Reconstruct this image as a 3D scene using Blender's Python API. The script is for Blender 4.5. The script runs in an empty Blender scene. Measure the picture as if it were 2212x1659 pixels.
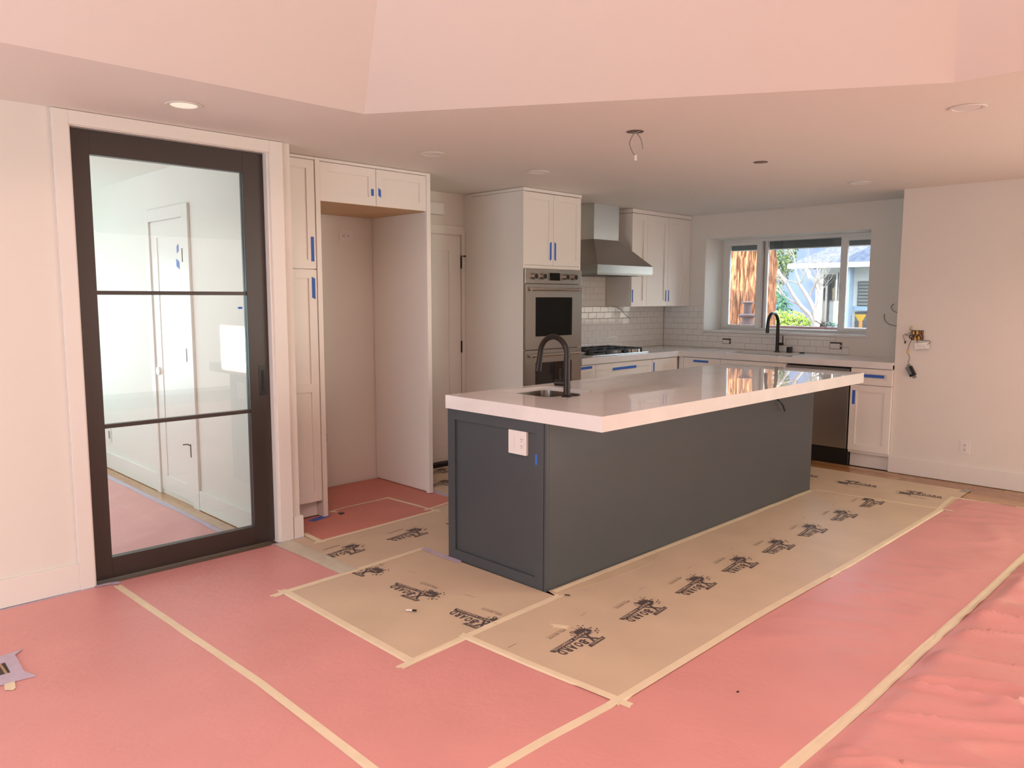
import bpy, bmesh, math, random
from mathutils import Vector, Matrix, noise
from mathutils.geometry import tessellate_polygon
random.seed(7)
S = bpy.context.scene
COL = S.collection

# ------------------------------------------------------------------ camera
cd = bpy.data.cameras.new('camera'); cam = bpy.data.objects.new('camera', cd); COL.objects.link(cam)
F = Vector((0.69932107, 0.7061913, -0.11065214)); R = Vector((0.71069952, -0.70349323, 0.00186485)); U = Vector((0.07652609, 0.07994455, 0.99385745))
M = Matrix(((R.x, U.x, -F.x), (R.y, U.y, -F.y), (R.z, U.z, -F.z))).to_4x4()
M.translation = Vector((-2.72012, -2.50801, 1.45183)); cam.matrix_world = M
cd.sensor_fit = 'HORIZONTAL'; cd.sensor_width = 36.0; cd.lens = 36.0 * 1676.23 / 2212.0
cd.clip_start = 0.05; cd.clip_end = 200
S.camera = cam
# ------------------------------------------------------------------ view, world, sun, assumed window and fill lamps
S.view_settings.view_transform = 'Standard'; S.view_settings.look = 'None'
S.view_settings.exposure = 0.0; S.view_settings.gamma = 1.0
S.view_settings.use_curve_mapping = False
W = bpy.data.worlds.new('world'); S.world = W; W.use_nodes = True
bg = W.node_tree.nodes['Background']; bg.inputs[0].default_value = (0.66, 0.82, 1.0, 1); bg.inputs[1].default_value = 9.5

def lamp(name, kind, loc, direction, energy, color, sx=1, sy=1, angle=None):
    l = bpy.data.lights.new(name, kind); o = bpy.data.objects.new(name, l); COL.objects.link(o)
    l.energy = energy; l.color = color
    if kind == 'AREA': l.shape = 'RECTANGLE'; l.size = sx; l.size_y = sy
    if kind == 'SUN': l.angle = math.radians(angle)
    o.location = loc; o.rotation_euler = Vector(direction).to_track_quat('-Z', 'Y').to_euler()
    return o
SUN = (0.75, -0.55, -0.35)
lamp('sun', 'SUN', (0, 8, 8), SUN, 20.0, (1.0, 0.83, 0.60), angle=0.6)
# added lamp for assumed tall glazing behind the photographer (warm: tinted as if off sunlit rosin paper)
lamp('rear_fill', 'AREA', (1.9, -5.75, 1.78), (-0.05, 1, 0.0), 62, (1.0, 0.80, 0.76), 3.8, 3.4)
# added cooler lamp before the solid near wall, side light from the left assumed
lamp('side_fill', 'AREA', (-5.1, -0.6, 1.15), (1, 0.06, 0.0), 84, (0.73, 0.90, 1.0), 2.6, 1.9)
# added up-facing lamp behind the photographer, in place of light bounced off pink paper
lamp('floor_bounce_fill', 'AREA', (-1.2, -4.2, 0.12), (0.35, 0.35, 1), 16, (1.0, 0.60, 0.35), 3.2, 2.0)
# added area lamp below the closed vault top, brightens the floor from above
lamp('vault_fill', 'AREA', (-2.6, -2.45, 3.50), (0.45, -0.15, -1), 150, (1.0, 0.63, 0.58), 2.0, 1.8)
lamp('right_fill', 'AREA', (3.9, -4.2, 1.2), (-1, 0.1, -0.10), 108, (0.90, 0.98, 0.83), 2.4, 2.0)  # added area lamp before the solid right wall, brightens the floor
# added lamp in the room behind the glass door, its window light assumed
lamp('hall_side_fill', 'AREA', (-2.45, 3.3, 1.35), (1, -0.1, 0), 21, (0.83, 0.86, 1.0), 2.6, 1.9)

lamp('hall_end_fill', 'AREA', (-1.6, 5.30, 1.15), (0, -1, 0.12), 26, (0.60, 0.94, 1.0), 1.6, 1.2)  # added lamp before the solid hall end wall, lights the soffit through the glass

# ------------------------------------------------------------------ materials
MATS = {}
def mat(name, col, rough=0.5, metal=0.0, var=0.0, vscale=6.0, bump=0.0, bscale=80.0, spec=0.5, stretch=None, emit=None, detail=3.0, coat=0.0, trans=0.0):
    if name in MATS: return MATS[name]
    m = bpy.data.materials.new(name); m.use_nodes = True; nt = m.node_tree; b = nt.nodes['Principled BSDF']
    b.inputs['Base Color'].default_value = (*col, 1); b.inputs['Roughness'].default_value = rough
    b.inputs['Metallic'].default_value = metal; b.inputs['Specular IOR Level'].default_value = spec
    b.inputs['Coat Weight'].default_value = coat
    tc = nt.nodes.new('ShaderNodeTexCoord'); mp = nt.nodes.new('ShaderNodeMapping')
    nt.links.new(tc.outputs['Object'], mp.inputs[0])
    if stretch: mp.inputs['Scale'].default_value = stretch
    if var > 0:
        n = nt.nodes.new('ShaderNodeTexNoise'); n.inputs['Scale'].default_value = vscale; n.inputs['Detail'].default_value = detail
        nt.links.new(mp.outputs[0], n.inputs['Vector'])
        cr = nt.nodes.new('ShaderNodeValToRGB')
        cr.color_ramp.elements[0].position = 0.3; cr.color_ramp.elements[1].position = 0.7
        cr.color_ramp.elements[0].color = (*[max(0, c * (1 - var)) for c in col], 1)
        cr.color_ramp.elements[1].color = (*[min(1, c * (1 + var)) for c in col], 1)
        nt.links.new(n.outputs[0], cr.inputs[0]); nt.links.new(cr.outputs[0], b.inputs['Base Color'])
    if bump > 0:
        n2 = nt.nodes.new('ShaderNodeTexNoise'); n2.inputs['Scale'].default_value = bscale; n2.inputs['Detail'].default_value = 4
        nt.links.new(mp.outputs[0], n2.inputs['Vector'])
        bp = nt.nodes.new('ShaderNodeBump'); bp.inputs['Strength'].default_value = bump; bp.inputs['Distance'].default_value = 0.01
        nt.links.new(n2.outputs[0], bp.inputs['Height']); nt.links.new(bp.outputs[0], b.inputs['Normal'])
    if emit: b.inputs['Emission Color'].default_value = (*emit[:3], 1); b.inputs['Emission Strength'].default_value = emit[3]
    MATS[name] = m; return m
def glass_mat(name, tint=(1, 1, 1), ior=1.5):
    m = bpy.data.materials.new(name); m.use_nodes = True; nt = m.node_tree
    for n in list(nt.nodes): nt.nodes.remove(n)
    o = nt.nodes.new('ShaderNodeOutputMaterial'); t = nt.nodes.new('ShaderNodeBsdfTransparent'); g = nt.nodes.new('ShaderNodeBsdfGlossy')
    f = nt.nodes.new('ShaderNodeFresnel'); mx = nt.nodes.new('ShaderNodeMixShader')
    t.inputs[0].default_value = (*tint, 1); g.inputs['Roughness'].default_value = 0.0; f.inputs[0].default_value = ior
    nt.links.new(f.outputs[0], mx.inputs[0]); nt.links.new(t.outputs[0], mx.inputs[1]); nt.links.new(g.outputs[0], mx.inputs[2]); nt.links.new(mx.outputs[0], o.inputs[0])
    return m
WALL = mat('wall_paint', (0.78, 0.735, 0.665), 0.6, var=0.012, vscale=2, bump=0.06, bscale=160)
CEIL = mat('ceiling_paint', (0.84, 0.80, 0.735), 0.65, bump=0.05, bscale=140)
TRIM = mat('trim_paint', (0.81, 0.77, 0.71), 0.35)
CAB = mat('cabinet_paint', (0.87, 0.825, 0.765), 0.33)
CABSIDE = CAB
CHAR = mat('charcoal_paint', (0.060, 0.069, 0.076), 0.38, var=0.04, vscale=3)
DOORBLK = mat('bronze_black_paint', (0.040, 0.027, 0.023), 0.35)
QUARTZ = mat('white_quartz', (0.80, 0.78, 0.755), 0.012, var=0.03, vscale=9, detail=8)
TILE = mat('glazed_tile', (0.80, 0.78, 0.74), 0.06, bump=0.35, bscale=7)
GROUT = mat('grout', (0.62, 0.60, 0.56), 0.9)
STEEL = mat('brushed_steel', (0.50, 0.50, 0.49), 0.24, metal=1.0, bump=0.04, bscale=60, stretch=(1, 1, 14))
STEELD = mat('dark_brushed_steel', (0.40, 0.375, 0.345), 0.32, metal=1.0)
CHROME = mat('polished_steel', (0.72, 0.68, 0.62), 0.18, metal=1.0)
BLACKGL = mat('black_glass', (0.006, 0.006, 0.006), 0.04)
BLACK = mat('black_enamel', (0.012, 0.011, 0.011), 0.3)
IRON = mat('cast_iron', (0.02, 0.02, 0.022), 0.5)
BLKMET = mat('matte_black_metal', (0.020, 0.015, 0.013), 0.33, metal=0.3)
WOODUND = mat('maple_ply', (0.62, 0.40, 0.21), 0.5, var=0.06, vscale=4, stretch=(1, 6, 1))
OAK = [mat('oak_%s' % n, c, 0.22, var=0.14, vscale=9, stretch=(6, 1, 1)) for n, c in (('a', (0.40, 0.19, 0.075)), ('b', (0.46, 0.23, 0.095)), ('c', (0.35, 0.16, 0.065)), ('d', (0.50, 0.26, 0.115)))]
SUBFL = mat('subfloor', (0.16, 0.08, 0.04), 0.8)
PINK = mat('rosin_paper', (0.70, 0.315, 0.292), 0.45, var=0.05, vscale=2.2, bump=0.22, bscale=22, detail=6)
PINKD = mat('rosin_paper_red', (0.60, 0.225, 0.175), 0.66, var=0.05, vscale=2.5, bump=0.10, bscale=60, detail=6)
BOARD = mat('kraft_board', (0.63, 0.49, 0.345), 0.55, var=0.06, vscale=3, bump=0.05, bscale=40, detail=5)
BOARDL = mat('kraft_board_print_gap', (0.63, 0.49, 0.345), 0.55)
INK = mat('board_ink', (0.085, 0.065, 0.065), 0.6)
INKF = mat('board_ink_thin', (0.20, 0.135, 0.10), 0.6)
TAPE = mat('masking_tape', (0.80, 0.68, 0.48), 0.6, var=0.04, vscale=12)
TAPEP = mat('pale_film', (0.60, 0.56, 0.44), 0.3, var=0.1, vscale=10, bump=0.4, bscale=14)
LAV = mat('lavender_tape', (0.52, 0.44, 0.54), 0.55, var=0.08, vscale=20)
BLUE = mat('blue_tape', (0.035, 0.14, 0.56), 0.55)
GREYT = mat('grey_tape', (0.30, 0.28, 0.28), 0.5)
WHITEP = mat('white_plastic', (0.80, 0.76, 0.72), 0.3)
GREYP = mat('grey_plastic', (0.30, 0.28, 0.26), 0.4)
SLOT = mat('slot_dark', (0.05, 0.04, 0.04), 0.6)
VINYL = mat('window_vinyl', (0.78, 0.76, 0.72), 0.4)
SHADE = mat('shade_fabric', (0.085, 0.095, 0.09), 0.8)
BRONZE = mat('brown_box', (0.13, 0.06, 0.03), 0.5)
COPPER = mat('wire_copper', (0.45, 0.25, 0.12), 0.4, metal=0.5)
YEL = mat('wire_nut_yellow', (0.65, 0.42, 0.08), 0.5)
WIREG = mat('wire_grey', (0.28, 0.24, 0.20), 0.5)
GLASS = glass_mat('clear_glass', (0.97, 0.99, 0.98))
GLASSW = glass_mat('window_glass', (0.98, 1, 1), 1.45)
LENS = mat('lamp_lens', (0.82, 0.80, 0.76), 0.4)

# ------------------------------------------------------------------ mesh helpers
ORG = {}
def smoothed(me, ang=35):
    for p in me.polygons: p.use_smooth = True
    try: me.set_sharp_from_angle(angle=math.radians(ang))
    except Exception: pass
class MB:
    def __init__(s): s.v = []; s.f = []; s.mi = []; s.k = 0
    def add(s, vs, fs):
        n = len(s.v); s.v += [tuple(p) for p in vs]; s.f += [tuple(i + n for i in f) for f in fs]; s.mi += [s.k] * len(fs); return s
    def box(s, x0, x1, y0, y1, z0, z1, b=0.0):
        x0, x1 = min(x0, x1), max(x0, x1); y0, y1 = min(y0, y1), max(y0, y1); z0, z1 = min(z0, z1), max(z0, z1)
        if b <= 0:
            return s.add([(x, y, z) for x in (x0, x1) for y in (y0, y1) for z in (z0, z1)],
                         [(0, 1, 3, 2), (4, 6, 7, 5), (0, 4, 5, 1), (2, 3, 7, 6), (0, 2, 6, 4), (1, 5, 7, 3)])
        bm = bmesh.new(); bmesh.ops.create_cube(bm, size=1)
        for v in bm.verts: v.co = Vector(((x0 + x1) / 2 + v.co.x * (x1 - x0), (y0 + y1) / 2 + v.co.y * (y1 - y0), (z0 + z1) / 2 + v.co.z * (z1 - z0)))
        bmesh.ops.bevel(bm, geom=bm.edges[:], offset=b, segments=2, affect='EDGES', profile=0.6)
        return s.bm(bm)
    def bm(s, bm):
        bm.verts.ensure_lookup_table(); s.add([v.co[:] for v in bm.verts], [[v.index for v in f.verts] for f in bm.faces]); bm.free(); return s
    def tube(s, pts, r, n=10, caps=True):
        pts = [Vector(p) for p in pts]; rs = r if isinstance(r, (list, tuple)) else [r] * len(pts)
        rings = []; prev = None
        for i, p in enumerate(pts):
            d = (pts[min(i + 1, len(pts) - 1)] - pts[max(i - 1, 0)]).normalized()
            if prev is None: a = d.orthogonal().normalized()
            else:
                a = prev - d * prev.dot(d)
                a = a.normalized() if a.length > 1e-6 else d.orthogonal().normalized()
            prev = a; b = d.cross(a)
            rings.append([p + (a * math.cos(t) + b * math.sin(t)) * rs[i] for t in [2 * math.pi * k / n for k in range(n)]])
        vs = [q for rg in rings for q in rg]; fs = []
        for i in range(len(pts) - 1):
            for k in range(n): fs.append((i * n + k, i * n + (k + 1) % n, (i + 1) * n + (k + 1) % n, (i + 1) * n + k))
        if caps: fs.append(tuple(range(n))[::-1]); fs.append(tuple((len(pts) - 1) * n + k for k in range(n)))
        return s.add(vs, fs)
    def cyl(s, p, q, r, n=20): return s.tube([p, q], r, n)
    def lathe(s, c, prof, n=28):
        vs = []; fs = []
        for r, z in prof:
            for k in range(n): t = 2 * math.pi * k / n; vs.append((c[0] + r * math.cos(t), c[1] + r * math.sin(t), c[2] + z))
        for i in range(len(prof) - 1):
            for k in range(n): fs.append((i * n + k, i * n + (k + 1) % n, (i + 1) * n + (k + 1) % n, (i + 1) * n + k))
        fs.append(tuple(range(n))[::-1]); fs.append(tuple((len(prof) - 1) * n + k for k in range(n)))
        return s.add(vs, fs)
    def prism(s, poly, z0, z1, holes=()):
        loops = [list(poly)] + [list(h) for h in holes]; flat = [p for l in loops for p in l]; n = len(flat)
        tri = tessellate_polygon([[Vector((p[0], p[1], 0)) for p in l] for l in loops])
        vs = [(p[0], p[1], z0) for p in flat] + [(p[0], p[1], z1) for p in flat]
        fs = [tuple(t) for t in tri] + [tuple(i + n for i in t)[::-1] for t in tri]; o = 0
        for l in loops:
            m = len(l)
            for k in range(m): a = o + k; b = o + (k + 1) % m; fs.append((a, b, b + n, a + n))
            o += m
        return s.add(vs, fs)
    def front(s, ax, pl, a0, a1, z0, z1, st=0.057, th=0.02, rec=0.009, b=0.0, rails=()):
        """shaker front whose face lies in plane pl (facing -x or -y)"""
        def bx(p, q, c, d, dd): s.box(*((pl + dd, pl + th, p, q, c, d, b) if ax == 'x' else (p, q, pl + dd, pl + th, c, d, b)))
        bx(a0, a0 + st, z0, z1, 0); bx(a1 - st, a1, z0, z1, 0)
        bx(a0 + st, a1 - st, z0, z0 + st, 0); bx(a0 + st, a1 - st, z1 - st, z1, 0)
        for rz in rails: bx(a0 + st, a1 - st, rz - st / 2, rz + st / 2, 0)
        bx(a0 + st, a1 - st, z0 + st, z1 - st, rec); return s
    def build(s, name, m, parent=None, smooth=False, recalc=True, org=None, ang=35):
        me = bpy.data.meshes.new(name); o0 = ORG.get(parent.name, Vector((0, 0, 0))) if parent else (Vector(org) if org else Vector((0, 0, 0)))
        me.from_pydata([(v[0] - o0.x, v[1] - o0.y, v[2] - o0.z) for v in s.v], [], s.f)
        for mm in (m if isinstance(m, (list, tuple)) else [m]): me.materials.append(mm)
        me.polygons.foreach_set('material_index', s.mi)
        if recalc:
            b = bmesh.new(); b.from_mesh(me); bmesh.ops.recalc_face_normals(b, faces=b.faces); b.to_mesh(me); b.free()
        me.update()
        if smooth: smoothed(me, ang)
        o = bpy.data.objects.new(name, me); COL.objects.link(o)
        if parent: o.parent = parent
        else: o.location = o0
        ORG[o.name] = o0.copy(); return o
def B(*a, **k): return MB().box(*a, **k)
def tag(o, label=None, cat=None, group=None, kind=None):
    if label: o['label'] = label
    if cat: o['category'] = cat
    if group: o['group'] = group
    if kind: o['kind'] = kind
    return o
def thing(name, loc, label, cat, group=None, kind=None):
    o = bpy.data.objects.new(name, None); COL.objects.link(o); o.location = loc; ORG[o.name] = Vector(loc); o.empty_display_size = 0.1
    return tag(o, label, cat, group, kind)
def struct(name, mb, m, parent=None, **k):
    o = mb.build(name, m, parent, **k)
    if not parent: o['kind'] = 'structure'
    return o
def rrect(x0, x1, y0, y1, r, n=6):
    p = []
    for cx, cy, a in ((x1 - r, y1 - r, 0), (x0 + r, y1 - r, 90), (x0 + r, y0 + r, 180), (x1 - r, y0 + r, 270)):
        for k in range(n + 1): t = math.radians(a + 90 * k / n); p.append((cx + r * math.cos(t), cy + r * math.sin(t)))
    return p

# ------------------------------------------------------------------ key dimensions
H = 0.9215; HC = 2.329; XW = 4.658; YB = 2.52; YH = 2.63; YL = 1.656; XR = 4.049; XG = -0.577; YT = 1.92
# ------------------------------------------------------------------ room shell
fl = struct('floor', B(-5.3, 5.1, -6.0, 5.7, -0.12, -0.012), SUBFL)
def planks(x0, x1, y0, y1, w=0.083, seed=1):
    rnd = random.Random(seed); x = x0
    while x < x1 - 0.01:
        xe = min(x + w, x1); y = y0 - rnd.random() * 0.6
        while y < y1:
            L = 0.55 + rnd.random() * 0.7; a, c = max(y, y0), min(y + L, y1)
            if c - a > 0.03: struct('plank', B(x + 0.0008, xe - 0.0008, a + 0.0008, c - 0.0008, -0.012, -rnd.random() * 0.0006), rnd.choice(OAK), fl)
            y += L
        x = xe
planks(3.47, XR, -4.2, 1.80, seed=3)
planks(-0.76, XG, 1.80, 5.2, seed=5)
# left wall with the sliding door opening
struct('wall_left', B(-5.2, -1.55, YL, 1.86, 0, HC).box(-0.552, -0.405, YL, 1.86, 0, HC).box(-1.55, -0.552, YL, 1.86, 2.268, HC), WALL)
# stub behind it: right side of the hall behind the glass
struct('wall_hall_divider', B(XG, -0.46, 1.86, 5.5, 0, HC), WALL)
struct('wall_back_left', B(-0.46, 1.777, YH, 2.78, 0, HC), WALL)
struct('wall_back', B(1.797, XW + 0.5, YB, 2.78, 0, HC), WALL)
wy0, wy1, wz0, wz1 = 0.293, 2.004, 1.111, 2.080
struct('wall_window', B(XW, 5.12, -5.9, wy0, 0, HC).box(XW, 5.12, wy1, YB, 0, HC).box(XW, 5.12, wy0, wy1, 0, wz0 - 0.022).box(XW, 5.12, wy0, wy1, wz1, HC), WALL)
struct('wall_right', B(XR, XW, -5.9, -0.182, 0, HC), WALL)
# rear wall behind the photographer; solid, an added lamp before it stands for assumed glazing
struct('wall_rear', B(-5.2, XR, -6.0, -5.85, 0, 3.9), WALL)
struct('wall_near', B(-5.35, -5.2, -6.0, 1.86, 0, 3.9), WALL)
# hall behind the glass door
struct('wall_hall_far', B(-2.75, -0.46, 5.4, 5.55, 0, HC), WALL)
hw = MB().box(-2.75, -2.6, 1.86, 3.42, 0, HC).box(-2.75, -2.6, 3.86, 5.4, 0, HC).box(-2.75, -2.6, 3.42, 3.86, 0, 1.95).box(-2.75, -2.6, 3.42, 3.86, 2.28, HC)  # assumed opening, placed so the sun patch lands on the hall divider
struct('wall_hall_left', hw, WALL)
# ceiling: flat soffit with the vault opening, plus the sloping vault planes
K1 = (-0.515, 0.735); K2 = (0.878, -1.44)
ce = struct('ceiling', B(-5.3, 5.2, K1[1], 1.86, HC, HC + 0.10).box(-2.75, 5.2, 1.86, 5.6, HC, HC + 0.10).box(K2[0], 5.2, -6.0, K1[1], HC, HC + 0.10).prism([K1, K2, (K2[0], K1[1])], HC, HC + 0.10), CEIL)
def vault():
    s = 0.55; zt = 3.55; w = (zt - HC) / s
    dx, dy = K2[0] - K1[0], K2[1] - K1[1]; L = math.hypot(dx, dy); dx /= L; dy /= L
    nx, ny = dy, -dx        # inward
    # offset lines: y = K1y - w ; diagonal + n*w ; x = K2x - w
    px, py = K1[0] + nx * w, K1[1] + ny * w
    t = (K1[1] - w - py) / dy; A1 = (px + dx * t, K1[1] - w)
    t = (K2[0] - w - px) / dx; A2 = (K2[0] - w, py + dy * t)
    def slab(name, pts, nrm):
        n = len(pts); nrm = Vector(nrm).normalized() * 0.06
        up = [tuple(Vector(p) + nrm) for p in pts]
        fs = [tuple(range(n)), tuple(range(n, 2 * n))[::-1]] + [(k, (k + 1) % n, (k + 1) % n + n, k + n) for k in range(n)]
        struct(name, MB().add(list(pts) + up, fs), CEIL, ce)
    Z = HC
    slab('vault_slope', [(-5.2, K1[1], Z), (K1[0], K1[1], Z), (A1[0], A1[1], zt), (-5.2, K1[1] - w, zt)], (0, s, 1))
    slab('vault_slope', [(K1[0], K1[1], Z), (K2[0], K2[1], Z), (A2[0], A2[1], zt), (A1[0], A1[1], zt)], (-nx * s, -ny * s, 1))
    slab('vault_slope', [(K2[0], K2[1], Z), (K2[0], -5.9, Z), (A2[0], -5.9, zt), (A2[0], A2[1], zt)], (s, 0, 1))
    slab('vault_top', [(-5.2, A1[1], zt), (A1[0], A1[1], zt), (A2[0], A2[1], zt), (A2[0], -5.9, zt), (-5.2, -5.9, zt)], (0, 0, 1))
vault()
struct('roof', B(-5.4, 3.0, -6.1, 0.9, 3.72, 3.80).box(-5.4, 5.34, 0.9, 1.9, HC + 0.12, 2.62).box(-2.8, 5.34, 1.9, 9.0, HC + 0.12, 2.62), mat('roof_dark', (0.1, 0.09, 0.09), 0.9))
# casings, baseboards
BZ = 0.138
struct('baseboard_left', B(-5.2, -1.626, YL - 0.016, YL, 0.004, BZ, b=0.002), TRIM)
struct('baseboard_left_end', B(-0.452, -0.389, YL - 0.016, YL, 0.004, BZ, b=0.002).box(-0.405, -0.389, YL, 1.86, 0.004, BZ, b=0.002), TRIM)
struct('baseboard_right', B(XR - 0.016, XR, -5.8, -0.178, 0.004, BZ + 0.002, b=0.002), TRIM)
struct('baseboard_hall', B(XG - 0.016, XG, 1.87, 2.668, 0.004, BZ, b=0.002).box(XG - 0.016, XG, 3.424, 5.3, 0.004, BZ, b=0.002), TRIM)
struct('trim_1', B(-1.626, -1.556, YL - 0.018, YL, 0.003, HC - 0.002, b=0.002), TRIM)
struct('trim_2', B(-0.538, -0.458, YL - 0.018, YL, 0.003, HC - 0.002, b=0.002), TRIM)
struct('trim_3', B(-1.556, -0.538, YL - 0.018, YL, 2.262, HC - 0.002, b=0.002), TRIM)
struct('trim_4', B(-0.553, -0.538, YL - 0.006, 1.85, 0.003, 2.262, b=0.001).box(-1.556, -1.549, YL - 0.006, 1.85, 0.003, 2.262).box(-1.549, -0.553, YL - 0.006, 1.85, 2.258, 2.268), TRIM)

# ------------------------------------------------------------------ door_1: black framed glass sliding door
d1 = thing('door_1', (-1.04, 1.69, 0), 'tall black-framed sliding door with three glass lights', 'door', kind='structure')
DX0, DX1, DZ0, DZ1 = -1.5465, -0.556, 0.010, 2.255; GX0, GX1, GZ0, GZ1 = -1.457, -0.676, 0.118, 2.141
dy0, dy1 = 1.690, 1.735
fm = MB().box(DX0, GX0, dy0, dy1, DZ0, DZ1, b=0.0015).box(GX1, DX1, dy0, dy1, DZ0, DZ1, b=0.0015).box(GX0, GX1, dy0, dy1, DZ0, GZ0, b=0.0015).box(GX0, GX1, dy0, dy1, GZ1, DZ1, b=0.0015)
fm.build('door_frame', DOORBLK, d1)
for z in (1.472, 0.798): B(GX0, GX1, dy0 + 0.006, dy1 - 0.006, z - 0.010, z + 0.010, b=0.001).build('muntin', DOORBLK, d1)
for a, c in ((GZ0, 0.788), (0.808, 1.462), (1.482, GZ1)): B(GX0, GX1, 1.709, 1.715, a, c).build('glass_pane', GLASS, d1)
hp = MB().box(-0.620, -0.578, dy0 - 0.002, dy0, 0.885, 1.058, b=0.0008).build('flush_pull', BLACK, d1)
B(-0.606, -0.592, dy0 - 0.0035, dy0 - 0.0021, 0.912, 1.031).build('pull_recess', mat('pull_dark', (0.004, 0.004, 0.004), 0.6), hp)
tag(B(-0.722, -0.700, 1.7015, 1.7085, 1.385, 1.397).build('tape_tab', BLUE), 'small blue tape tab stuck on the glass of the black sliding door', 'tape')
def tape_box(x0, x1, y0, y1, z0, z1, label, group=None, m=BLUE, name='tape_strip', skew=0.0, ax='y'):
    """a strip of tape stuck on a vertical face; skew tears its ends at a slant"""
    vs = []
    for x in (x0, x1):
        for y in (y0, y1):
            for z in (z0, z1):
                k = (x - x0) / (x1 - x0) if ax == 'y' else (y - y0) / (y1 - y0)
                vs.append((x, y, z + skew * (k - 0.5)))
    o = MB().add(vs, [(0, 1, 3, 2), (4, 6, 7, 5), (0, 4, 5, 1), (2, 3, 7, 6), (0, 2, 6, 4), (1, 5, 7, 3)]).build(name, m)
    return tag(o, label, 'tape', group)

# ------------------------------------------------------------------ door_3: white door in the hall seen through the glass
d3 = thing('door_3', (XG, 3.06, 0), 'white panel door in the hall seen through the glass', 'door', kind='structure')
for nm, a in (('casing', (XG - 0.018, XG, 2.670, 2.765, 0, 2.066)), ('casing', (XG - 0.018, XG, 3.355, 3.424, 0, 2.066)), ('casing', (XG - 0.018, XG, 2.765, 3.355, 1.985, 2.066))): B(*a, b=0.002).build(nm, TRIM, d3)
MB().front('x', XG - 0.006, 2.775, 3.350, 0.035, 1.978, st=0.11, th=0.006, rec=0.005).build('door_slab', TRIM, d3)
for z in (1.73, 1.06, 0.40): B(XG - 0.020, XG - 0.0062, 2.768, 2.778, z - 0.045, z + 0.045).build('hinge', mat('satin_hinge', (0.10, 0.09, 0.09), 0.35, metal=0.8), d3)
MB().tube([(XG - 0.012, 2.775, 0.435), (XG - 0.035, 2.79, 0.447), (XG - 0.055, 2.81, 0.443)], 0.004, 8).build('door_stop', mat('satin_hinge', (0.1, 0.09, 0.09)), d3)
MB().cyl((XG - 0.022, 3.297, 0.917), (XG - 0.006, 3.297, 0.917), 0.028).build('knob_plate', CHROME, d3)
tape_box(XG - 0.0085, XG - 0.0062, 2.855, 2.90, 1.65, 1.70, 'crumpled blue tape patch on the hall door behind the glass, the lower one', 'blue tape bits on the hall door', skew=0.02, ax='x')
tape_box(XG - 0.0085, XG - 0.0062, 2.858, 2.885, 1.755, 1.80, 'small blue tape scrap on the hall door behind the glass, the upper one', 'blue tape bits on the hall door', skew=-0.015, ax='x')
pl = thing('outlet_plate', (XG, 4.49, 0.29), 'white outlet plate low on the hall wall behind the glass door', 'outlet')
B(XG - 0.006, XG, 4.45, 4.53, 0.235, 0.35, b=0.002).build('cover_plate', WHITEP, pl)
B(XG - 0.0075, XG - 0.006, 4.468, 4.512, 0.26, 0.325).build('socket', GREYP, pl)

# ------------------------------------------------------------------ pantry, fridge alcove cabinets
def slit(): return 0.0025
pn = thing('pantry_cabinet', (-0.23, 2.2, 0), 'tall white two-door pantry cabinet beside the sliding door wall', 'cabinet')
B(-0.398, -0.088, YT + 0.021, YH - 0.01, 0.115, HC - 0.003).build('body', CAB, pn)
B(-0.398, -0.088, YT + 0.075, YT + 0.09, 0.008, 0.115).build('toe_kick', CAB, pn)
MB().front('y', YT, -0.398, -0.092, 1.632, 2.306, st=0.055).build('door', CAB, pn)
MB().front('y', YT, -0.398, -0.092, 0.124, 1.626, st=0.055, rails=(0.872,)).build('door', CAB, pn)
B(-0.398, -0.089, YT - 0.006, YT + 0.02, 2.309, HC - 0.003).build('crown_trim', CAB, pn)
fc = thing('fridge_cabinet', (0.39, 2.25, 0), 'white cabinet surround over the empty fridge alcove', 'cabinet')
B(-0.086, -0.053, YT - 0.004, YH - 0.008, 0.010, HC - 0.003).build('side_panel', CAB, fc)
B(0.803, 0.838, YT - 0.004, YT + 0.03, 0.010, HC - 0.003).build('face_stile', CAB, fc)
B(0.829, 0.849, YT + 0.03, YH - 0.008, 0.010, HC - 0.003).build('side_panel', CAB, fc)
B(-0.053, 0.829, YT + 0.0205, YH - 0.008, 2.084, HC - 0.003).build('body', CAB, fc)
B(-0.051, 0.827, YT + 0.002, YH - 0.01, 2.060, 2.0835).build('underside_panel', WOODUND, fc)
MB().front('y', YT, -0.050, 0.3735, 2.062, 2.305, st=0.055).build('door', CAB, fc)
MB().front('y', YT, 0.3775, 0.801, 2.062, 2.305, st=0.055).build('door', CAB, fc)
B(-0.053, 0.803, YT - 0.006, YT + 0.02, 2.308, HC - 0.003).build('crown_trim', CAB, fc)
for a, zc, lb, g, sk in ((( -0.126, -0.104), (1.678, 1.832), 'long blue tape strip on the upper pantry door', 'x', 0.0), ((-0.127, -0.103), (1.444, 1.576), 'ragged blue tape strip on the lower pantry door', 'x', -0.01),
        ((0.336, 0.357), (2.127, 2.172), 'short blue tape strip on the left door above the fridge alcove', 'x', 0.0), ((0.394, 0.415), (2.127, 2.178), 'short blue tape strip on the right door above the fridge alcove', 'x', -0.012)):
    tape_box(a[0], a[1], YT - 0.0012, YT - 0.0002, zc[0], zc[1], lb, 'blue tape pulls on cabinet fronts', skew=sk)
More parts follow.
